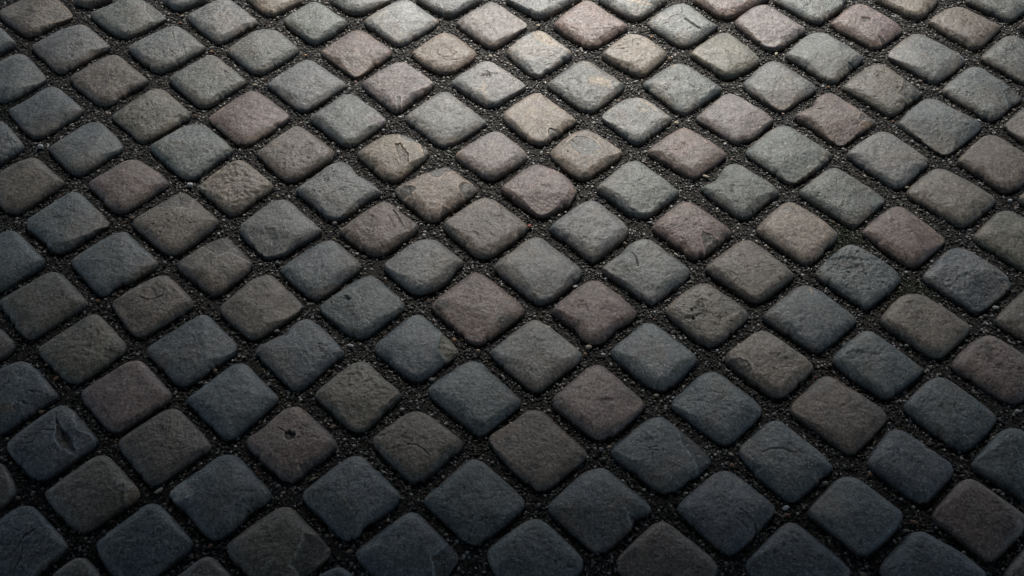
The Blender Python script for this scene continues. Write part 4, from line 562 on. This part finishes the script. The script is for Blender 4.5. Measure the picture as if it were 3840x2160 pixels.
# ------------------------------------------------------------------ the cobblestones
H0 = 0.0118
def stone_mesh(idx, tile, kind, pts, feats, h, rough, rim):
    out_px = survey(tile, pts)
    g0 = to_ground(out_px[:, 0], out_px[:, 1])
    if np.sum(g0[:, 0]*np.roll(g0[:, 1], -1)-np.roll(g0[:, 0], -1)*g0[:, 1]) < 0:
        out_px = out_px[::-1]; g0 = g0[::-1]
    hh = H0*h*(1+0.10*math.sin(idx*12.9))
    # far outline = the top's silhouette, near outline = the foot in the grit
    t = np.roll(g0, -1, 0)-np.roll(g0, 1, 0)
    ny = -t[:, 0]/np.maximum(np.linalg.norm(t, axis=1), 1e-9)
    zc = hh*0.62*sstep(-0.25, 0.5, ny)
    g = to_ground(out_px[:, 0], out_px[:, 1], zc)
    NA, NR = (208, 58) if feats else (144, 40)
    ring = catmull(g, NA)
    ring = fuller(ring, 0.22 if re.search('notch|bit|step|scoop|wedge|narrow|deep slit|broken|scallop', S[idx-1][2]) else 0.58, 1.0)
    per = np.linalg.norm(np.roll(ring, -1, 0)-ring, axis=1).sum()
    kk = np.arange(-12, 13); gw = np.exp(-0.5*(kk*per/NA/0.0052)**2); gw /= gw.sum()
    sm = sum(w*np.roll(ring, int(k_), 0) for k_, w in zip(kk, gw))
    area = lambda r: 0.5*abs(np.sum(r[:, 0]*np.roll(r[:, 1], -1)-np.roll(r[:, 0], -1)*r[:, 1]))
    cc_ = sm.mean(0)
    ring = cc_+(sm-cc_)*math.sqrt(area(ring)/area(sm))*1.042
    c = ring.mean(0)
    loc = ring - c
    # slight natural wobble and small chips of the outline
    ang = fbm(ring[:, 0], ring[:, 1], 55.0, 3, seed=idx*0.37)
    chip = sstep(0.18, 0.42, fbm(ring[:, 0], ring[:, 1], 58.0, 3, seed=idx*1.7+3))
    loc = loc*(1+0.012*ang[:, None]+0.006*fbm(ring[:, 0], ring[:, 1], 260.0, 2, seed=idx*0.7)[:, None]-(0.016+0.026*(loc[:, 1] < 0))[:, None]*chip[:, None])
    ring = loc + c
    u = np.linspace(0, 1, NR+1)[1:]
    T = np.sin(u*math.pi/2)**0.85
    P = np.concatenate([[[0.0, 0.0]], (T[:, None, None]*loc[None]).reshape(-1, 2)])
    d = soft_dist(P, loc); d[-NA:] = 0
    dm = d.max()
    R = dm*(0.66+0.14*math.sin(idx*5.1))
    W = P + c
    q = np.clip(d/R, 0, 1)
    prof = (1-(1-q)**2.5)**0.66
    z = hh*(0.90*prof + 0.10*sstep(0, 1, d/dm))
    # tilt, lumps and fine relief
    tilt = np.array([math.sin(idx*7.7), math.cos(idx*3.3)])*0.022
    z = z + (P@tilt)*prof
    inner = sstep(0.0, 0.5, q)
    z = z + 0.0011*rough**0.5*inner*fbm(W[:, 0], W[:, 1], 24.0, 3, seed=idx*1.3)*1.6
    j0 = np.random.default_rng(idx+500)
    rough = rough*j0.uniform(0.85, 1.5)
    pit = sstep(0.22, 0.55, fbm(W[:, 0], W[:, 1], 95.0, 4, seed=idx*3.3+2, gain=0.65))*(0.3+0.7*inner)*j0.uniform(0.2, 1.25)
    z = z - 0.0009*pit
    # one or two worn facets: planes that shave the dome
    for _ in range(2):
        a_ = j0.uniform(0, 6.283); off = j0.uniform(0.25, 0.62)*dm
        t_ = P[:, 0]*math.cos(a_)+P[:, 1]*math.sin(a_)+0.004*fbm(W[:, 0], W[:, 1], 40.0, 3, seed=idx*6.1+_)
        pl = hh*1.0-(t_-off)*j0.uniform(0.04, 0.20)
        kk_ = 0.0009; h_ = np.clip(0.5+0.5*(pl-z)/kk_, 0, 1)
        z = pl*(1-h_)+z*h_-kk_*h_*(1-h_)
    z = z + 0.00055*rough*(0.4+0.6*inner)*fbm(W[:, 0], W[:, 1], 110.0, 4, seed=idx*2.1, gain=0.6)
    # colour
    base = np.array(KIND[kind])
    if kind == 'B':                                  # far slates painted paler and greyer, putting the light's grade into colour
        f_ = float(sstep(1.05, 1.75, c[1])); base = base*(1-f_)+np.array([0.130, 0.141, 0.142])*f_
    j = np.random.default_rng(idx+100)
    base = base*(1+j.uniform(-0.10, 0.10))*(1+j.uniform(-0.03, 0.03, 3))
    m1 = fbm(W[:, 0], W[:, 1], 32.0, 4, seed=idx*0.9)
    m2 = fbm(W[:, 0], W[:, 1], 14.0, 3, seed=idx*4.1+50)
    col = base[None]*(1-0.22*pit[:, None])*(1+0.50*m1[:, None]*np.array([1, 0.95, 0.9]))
    warm = np.array([0.19, 0.155, 0.12])*(base.mean()/0.15)
    k = sstep(0.0, 0.5, m2)*0.40
    col = col*(1-k[:, None])+warm*k[:, None]
    # rusty soil worn into the lower rim
    rb = (1-sstep(0.0, 0.55, q))*sstep(-0.25, 0.35, m1+m2*0.6)*rim
    brown = np.array([0.235, 0.165, 0.112])*(base.mean()/0.15)**0.7
    col = col*(1-rb[:, None])+brown*rb[:, None]
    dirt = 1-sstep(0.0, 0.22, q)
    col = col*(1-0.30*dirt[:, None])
    for f in feats:
        if f[0] == 'P':
            _, x, y, rx, ry, dep = f
            cx, cy = tp(tile, np.array([x, x+rx, x]), np.array([y, y, y+ry]))
            pp = to_ground(cx, cy, hh*0.9)
            ax = max(abs(pp[1, 0]-pp[0, 0]), 0.0011); ay = max(abs(pp[2, 1]-pp[0, 1]), 0.0011)
            dd = W-pp[0]
            e = np.sqrt((dd[:, 0]/ax)**2+(dd[:, 1]/ay)**2)*(1+1.1*fbm(W[:, 0], W[:, 1], 120.0, 3, seed=idx+9.))
            w = np.exp(-(e*0.82)**2.4)
            z = z-0.0020*dep*w
            col = col*(1-0.22*min(dep, 1.5)*w[:, None])
        elif f[0] == 'K':
            _, s, wd, dep = f
            v = survey(tile, s)
            pp = to_ground(v[:, 0], v[:, 1], hh*0.9)
            wob = np.stack([fbm(W[:, 0], W[:, 1], 120.0, 2, seed=3.+idx), fbm(W[:, 0], W[:, 1], 120.0, 2, seed=8.+idx)], 1)*0.0012
            dd = seg_dist(W+wob, pp[:-1], pp[1:])
            ww = max(wd/2.415*0.00042*0.5, 0.0006)
            w = np.exp(-(dd/ww)**1.6)
            z = z-0.0021*dep*w
            col = col*(1-0.55*min(dep, 1.3)*np.exp(-(dd/(ww*0.9))**2)[:, None])
        else:
            s = f[1]
            v = survey(tile, s)
            pp = to_ground(v[:, 0], v[:, 1], hh*0.8)
            rel = pp-c; rr_ = np.linalg.norm(rel, axis=1)
            an = np.arctan2(loc[:, 1], loc[:, 0]); orr = np.linalg.norm(loc, axis=1)
            o_ = np.argsort(an)
            ro = np.interp(np.arctan2(rel[:, 1], rel[:, 0]), an[o_], orr[o_], period=2*math.pi)
            if f[0] == 'F': pp = c+rel*np.where(rr_ > 0.78*ro, 1.18, 1.0)[:, None]
            wob = np.stack([fbm(W[:, 0], W[:, 1], 90.0, 3, seed=13.+idx), fbm(W[:, 0], W[:, 1], 90.0, 3, seed=18.+idx)], 1)*0.0032
            Q = W+wob
            dd = seg_dist(Q, pp, np.roll(pp, -1, 0))
            sd = np.where(inside(Q, pp), dd, -dd)
            if f[0] == 'F':
                w = sstep(-0.0006, 0.0018, sd)
                wh = 0.60*w+0.40*sstep(0.0, 0.011, sd)
                z = z-0.0040*f[2]*wh*(1+0.25*fbm(W[:, 0], W[:, 1], 70.0, 3, seed=idx+21.))*np.clip(z/hh, 0, 1)
                z = z+0.0005*w*fbm(W[:, 0], W[:, 1], 170.0, 3, seed=idx+5.)
                tn = f[3]
                amt = 0.80 if tn else 0.0
                if tn: col = col*(1-amt*w[:, None])+np.array(TINT[tn])*amt*w[:, None]
                else: col = col*(1-0.42*w[:, None])
                edge = np.exp(-((sd+0.0010)/0.0012)**2)        # pale edge highlight painted into the colour
                col = col*(1+0.95*edge[:, None])
            else:
                soft = 0.0016
                w = sstep(-soft, soft, sd+0.0012*fbm(W[:, 0], W[:, 1], 200.0, 3, seed=idx+2.))*0.78
                col = col*(1-w[:, None])+np.array(TINT[f[2]])*w[:, None]
    # the buried foot
    z[-NA:] = np.minimum(z[-NA:], 0.0)
    foot = np.concatenate([loc*1.0, loc*0.985])
    zf = np.concatenate([np.full(NA, -0.006), np.full(NA, -0.02)])
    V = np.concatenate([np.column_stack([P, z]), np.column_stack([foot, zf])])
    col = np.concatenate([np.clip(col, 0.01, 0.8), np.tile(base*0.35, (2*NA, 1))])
    a = np.arange(NA); b = (a+1) % NA
    tri = np.stack([np.zeros(NA, int), 1+a, 1+b], 1)
    quads = [np.stack([1+r*NA+a, 1+(r+1)*NA+a, 1+(r+1)*NA+b, 1+r*NA+b], 1) for r in range(NR+1)]
    return V, [tri, np.concatenate(quads)], col, c, ring

OUTLINES = []
for i, (tile, kind, desc, lm, pts, feats, h, rough, rim) in enumerate(S):
    V, F, col, c, ring = stone_mesh(i+1, tile, kind, pts, feats, h, rough, rim)
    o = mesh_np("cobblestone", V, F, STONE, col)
    o.location = (c[0], c[1], 0)
    tag(o, LABELS[i], "cobblestone", "cobblestones set diagonally in dark gravel")
    OUTLINES.append(ring)

# ------------------------------------------------------------------ setting: bed, paving beyond the picture, the added shade slab
def grid_sheet(name, x0, x1, y0, y1, step, zf, mat):
    nx = int((x1-x0)/step)+1; ny = int((y1-y0)/step)+1
    X, Y = np.meshgrid(np.linspace(x0, x1, nx), np.linspace(y0, y1, ny))
    Xf, Yf = X.ravel(), Y.ravel()
    V = np.column_stack([Xf, Yf, zf(Xf, Yf)])
    i, j = np.meshgrid(np.arange(nx-1), np.arange(ny-1))
    a = (j*nx+i).ravel()
    return mesh_np(name, V, [np.stack([a, a+1, a+nx+1, a+nx], 1)], mat)

VX0, VX1, VY0, VY1 = -1.34, 1.34, 0.56, 2.42        # the stretch the picture shows, with a margin
bed_z = lambda x, y: -0.0058 + 0.0018*fbm(x, y, 22.0, 3, seed=4.) + 0.0009*fbm(x, y, 160.0, 3, seed=6.)
o = grid_sheet("ground", VX0, VX1, VY0, VY1, 0.0035, bed_z, GROUND)
tag(o, kind="structure")
B = 60.0
far = []
for (x0, x1, y0, y1) in ((-B, B, VY1-0.01, B), (-B, B, -B, VY0+0.01), (-B, VX0+0.01, VY0, VY1), (VX1-0.01, B, VY0, VY1)):
    far.append((x0, x1, y0, y1))
V = []; F = []
for k, (x0, x1, y0, y1) in enumerate(far):
    V += [(x0, y0, -0.011), (x1, y0, -0.011), (x1, y1, -0.011), (x0, y1, -0.011)]
    F.append([4*k, 4*k+1, 4*k+2, 4*k+3])
o = mesh_np("ground", np.array(V), [np.array(F)], GROUND, smooth=False)
tag(o, kind="structure")

# mask of the ground: where setts stand
MS = 0.001
gx = np.arange(VX0, VX1, MS); gy = np.arange(VY0, VY1, MS)
mask = np.zeros((len(gy), len(gx)), bool)
for ring in OUTLINES:
    a = np.clip(((ring.min(0)-[VX0, VY0])/MS).astype(int), 0, [len(gx)-1, len(gy)-1])
    b = np.clip(((ring.max(0)-[VX0, VY0])/MS).astype(int)+2, 0, [len(gx), len(gy)])
    if (b-a).min() <= 0: continue
    X, Y = np.meshgrid(gx[a[0]:b[0]], gy[a[1]:b[1]])
    cc = ring.mean(0)
    mask[a[1]:b[1], a[0]:b[0]] |= inside(np.column_stack([X.ravel(), Y.ravel()]), cc+(ring-cc)*0.985).reshape(X.shape)

def blob(n_sub):
    """unit pebble: icosahedron, subdivided n_sub times"""
    t = (1+5**.5)/2
    v = [(-1, t, 0), (1, t, 0), (-1, -t, 0), (1, -t, 0), (0, -1, t), (0, 1, t), (0, -1, -t), (0, 1, -t), (t, 0, -1), (t, 0, 1), (-t, 0, -1), (-t, 0, 1)]
    f = [(0, 11, 5), (0, 5, 1), (0, 1, 7), (0, 7, 10), (0, 10, 11), (1, 5, 9), (5, 11, 4), (11, 10, 2), (10, 7, 6), (7, 1, 8), (3, 9, 4), (3, 4, 2), (3, 2, 6), (3, 6, 8), (3, 8, 9), (4, 9, 5), (2, 4, 11), (6, 2, 10), (8, 6, 7), (9, 8, 1)]
    v = [np.array(p)/np.linalg.norm(p) for p in v]
    for _ in range(n_sub):
        cache = {}; nf = []
        def mid(a, b):
            k = (min(a, b), max(a, b))
            if k not in cache:
                p = v[a]+v[b]; v.append(p/np.linalg.norm(p)); cache[k] = len(v)-1
            return cache[k]
        for a, b, c in f:
            x, y, z = mid(a, b), mid(b, c), mid(c, a)
            nf += [(a, x, z), (b, y, x), (c, z, y), (x, y, z)]
        f = nf
    return np.array(v), np.array(f)

def scatter(name, n, smin, smax, power, palette, weights, mat, zoff, density=None, seed=1, jitter=0.22):
    r = np.random.default_rng(seed)
    P = np.column_stack([r.uniform(VX0, VX1, n*3), r.uniform(VY0, VY1, n*3)])
    ix = ((P-[VX0, VY0])/MS).astype(int)
    ok = ~mask[np.clip(ix[:, 1], 0, len(gy)-1), np.clip(ix[:, 0], 0, len(gx)-1)]
    if density is not None: ok &= r.uniform(size=len(P)) < density(P)
    P = P[ok][:n]; n = len(P)
    size = smin+(smax-smin)*r.uniform(size=n)**power
    bv, bf = blob(0)
    k = len(bv)
    ax = np.stack([r.uniform(0.75, 1.5, n), r.uniform(0.7, 1.1, n), r.uniform(0.5, 0.9, n)], 1)*size[:, None]
    v = bv[None]*(1+r.uniform(-jitter, jitter, (n, k, 1)))*ax[:, None]
    th = r.uniform(0, 2*math.pi, n); tl = r.uniform(-0.5, 0.5, n)
    c, s = np.cos(tl)[:, None], np.sin(tl)[:, None]
    x, z = v[..., 0]*c-v[..., 2]*s, v[..., 0]*s+v[..., 2]*c
    c, s = np.cos(th)[:, None], np.sin(th)[:, None]
    X, Y = x*c-v[..., 1]*s, x*s+v[..., 1]*c
    zb = bed_z(P[:, 0], P[:, 1])+size*zoff
    Vv = np.stack([X+P[:, 0, None], Y+P[:, 1, None], z+zb[:, None]], 2).reshape(-1, 3)
    Ff = (bf[None]+(np.arange(n)*k)[:, None, None]).reshape(-1, 3)
    pal = np.array(palette)
    ci = r.choice(len(pal), n, p=np.array(weights)/sum(weights))
    cc = pal[ci]*r.uniform(0.7, 1.3, (n, 1))
    return mesh_np(name, Vv, [Ff], mat, np.repeat(cc, k, 0), smooth=True)

GP = [(0.015, 0.015, 0.015), (0.034, 0.034, 0.033), (0.07, 0.070, 0.067), (0.18, 0.178, 0.170), (0.42, 0.41, 0.39), (0.12, 0.085, 0.055), (0.08, 0.082, 0.085)]
o = scatter("gravel", 310000, 0.0008, 0.0029, 1.7, GP, [29, 22, 15, 13, 12, 3.5, 7], GRAVEL, 0.35, seed=5)
tag(o, "dark loose grit and fine gravel filling the joints between the cobblestones", "gravel", kind="stuff")

# ------------------------------------------------------------------ pebbles in the joints
PC = {'white': (0.50, 0.50, 0.50), 'cream': (0.42, 0.36, 0.27), 'grey': (0.20, 0.20, 0.19), 'tan': (0.26, 0.20, 0.14),
      'rust': (0.22, 0.11, 0.06), 'orange': (0.36, 0.20, 0.10), 'pink': (0.34, 0.23, 0.20), 'red': (0.30, 0.09, 0.06)}
PV, PF = blob(2)
for i, (tile, x, y, size, cname, asp, turn) in enumerate(PEB):
    px, py = tp(tile, x, y)
    g = to_ground(px, py, 0.0005)
    r = np.random.default_rng(900+i)
    half = size/2.415*0.000430*0.62*(CAM_H/math.sin(PITCH))/2.06
    kx = half; ky = half/asp*1.15; kz = half/asp*0.85
    th = -math.radians(turn)
    v = PV*(1+0.16*fbm(PV[:, 0]*1.0+i, PV[:, 1], 1.3, 3, seed=i*0.7)[:, None]+0.05*r.normal(size=3))
    v = v*[kx, ky, kz]
    v = np.column_stack([v[:, 0]*math.cos(th)-v[:, 1]*math.sin(th), v[:, 0]*math.sin(th)+v[:, 1]*math.cos(th), v[:, 2]])
    col = np.array(PC[cname])*r.uniform(0.85, 1.15)
    o = mesh_np("pebble", v, [PF], PEBBLE, np.tile(col, (len(v), 1)))
    o.location = (g[0], g[1], -0.0022+kz*0.7)
    tag(o, PEB_LABELS[i], "pebble", "loose pebbles lying in the joints")

# moss in a few damp joints
MOSS = [(20, 385, 0.03), (3165, 900, 0.035), (3430, 1095, 0.03), (3160, 880, 0.02), (2500, 2125*0.9, 0.012), (1700, 560, 0.012), (2120, 700, 0.014), (2620, 2060, 0.012)]
MG = [(to_ground(a, b), r) for a, b, r in MOSS]
def moss_density(P):
    w = np.zeros(len(P))
    for g, r in MG: w = np.maximum(w, np.exp(-(((P-g)**2).sum(1))/(r*r)))
    return w*0.8
o = scatter("moss", 600000, 0.0006, 0.0018, 1.2, [(0.020, 0.034, 0.008), (0.035, 0.055, 0.012), (0.014, 0.022, 0.008)], [3, 2, 3], GRAVEL, 0.9, density=moss_density, seed=21, jitter=0.4)
tag(o, "dark green moss growing in a few damp joints", "moss", kind="stuff")

# ------------------------------------------------------------------ the same paving beyond the picture
def outer_paving():
    r = np.random.default_rng(77)
    cs = np.array([ring.mean(0) for ring in OUTLINES])
    V = []; F3 = []; F4 = []; C = []; k = 0
    NA, NR = 32, 8
    a = np.arange(NA); b = (a+1) % NA
    ang = a/NA*2*math.pi
    s = 0.121
    for i in range(-26, 27):
        for j in range(-26, 27):
            x = (i-j)*s*0.7071+r.normal()*0.004; y = 1.9+(i+j)*s*0.7071+r.normal()*0.004
            if abs(x) > 2.3 or y < -0.3 or y > 4.0: continue
            p = np.array([x, y])
            if ((cs-p)**2).sum(1).min() < 0.101**2: continue
            dep = y*CT+CAM_H*ST
            u = 1920+x/dep*FPX; v = 1080-(y*ST-CAM_H*CT)/dep*FPX
            if dep > 0 and -145 < u < 3985 and -125 < v < 2300: continue
            rad = 0.0485*(1+r.normal()*0.03)/((np.abs(np.cos(ang+0.785))**3.2+np.abs(np.sin(ang+0.785))**3.2)**(1/3.2))
            rad = rad*(1+r.normal(size=NA)*0.012)
            T = np.sin(np.linspace(0, 1, NR+1)[1:]*math.pi/2)
            q = np.clip((1-T)/0.45, 0, 1); z = 0.0135*(1-(1-q)**2.4)**0.62
            z[-1] = -0.012
            X = np.concatenate([[x], (x+T[:, None]*(rad*np.cos(ang))[None]).ravel()])
            Y = np.concatenate([[y], (y+T[:, None]*(rad*np.sin(ang))[None]).ravel()])
            Z = np.concatenate([[0.0135], np.repeat(z, NA)])+0.0006*r.normal()
            V.append(np.column_stack([X, Y, Z]))
            F3.append(np.stack([np.full(NA, k), k+1+a, k+1+b], 1))
            for n in range(NR-1): F4.append(np.stack([k+1+n*NA+a, k+1+(n+1)*NA+a, k+1+(n+1)*NA+b, k+1+n*NA+b], 1))
            kd = 'GGGBBBNNMTOLP'[r.integers(13)]
            C.append(np.tile(np.array(KIND[kd])*r.uniform(0.85, 1.15), (len(X), 1)))
            k += len(X)
    return mesh_np("paving", np.concatenate(V), [np.concatenate(F3), np.concatenate(F4)], STONE, np.concatenate(C))
tag(outer_paving(), kind="structure")

# unseen slab added to shade the near setts; its gap lights the far ones
def roof_slab(z, x0, x1, y0, y1, hx0, hx1, hy0, hy1, th):
    V = []; F = []
    def box(a, b, c, d):
        k = len(V)
        for zz in (z, z+th):
            V.extend([(a, c, zz), (b, c, zz), (b, d, zz), (a, d, zz)])
        F.extend([[k, k+3, k+2, k+1], [k+4, k+5, k+6, k+7], [k, k+1, k+5, k+4], [k+1, k+2, k+6, k+5], [k+2, k+3, k+7, k+6], [k+3, k, k+4, k+7]])
    box(x0, hx0, y0, y1); box(hx1, x1, y0, y1); box(hx0, hx1, y0, hy0); box(hx0, hx1, hy1, y1)
    return mesh_np("roof", np.array(V, float), [np.array(F)], PLASTER, smooth=False)
SLAB_Z = 2.3
tag(roof_slab(SLAB_Z, -7, 7, -7, 9, WELL[0], WELL[1], WELL[2], WELL[3], 0.12), kind="structure")
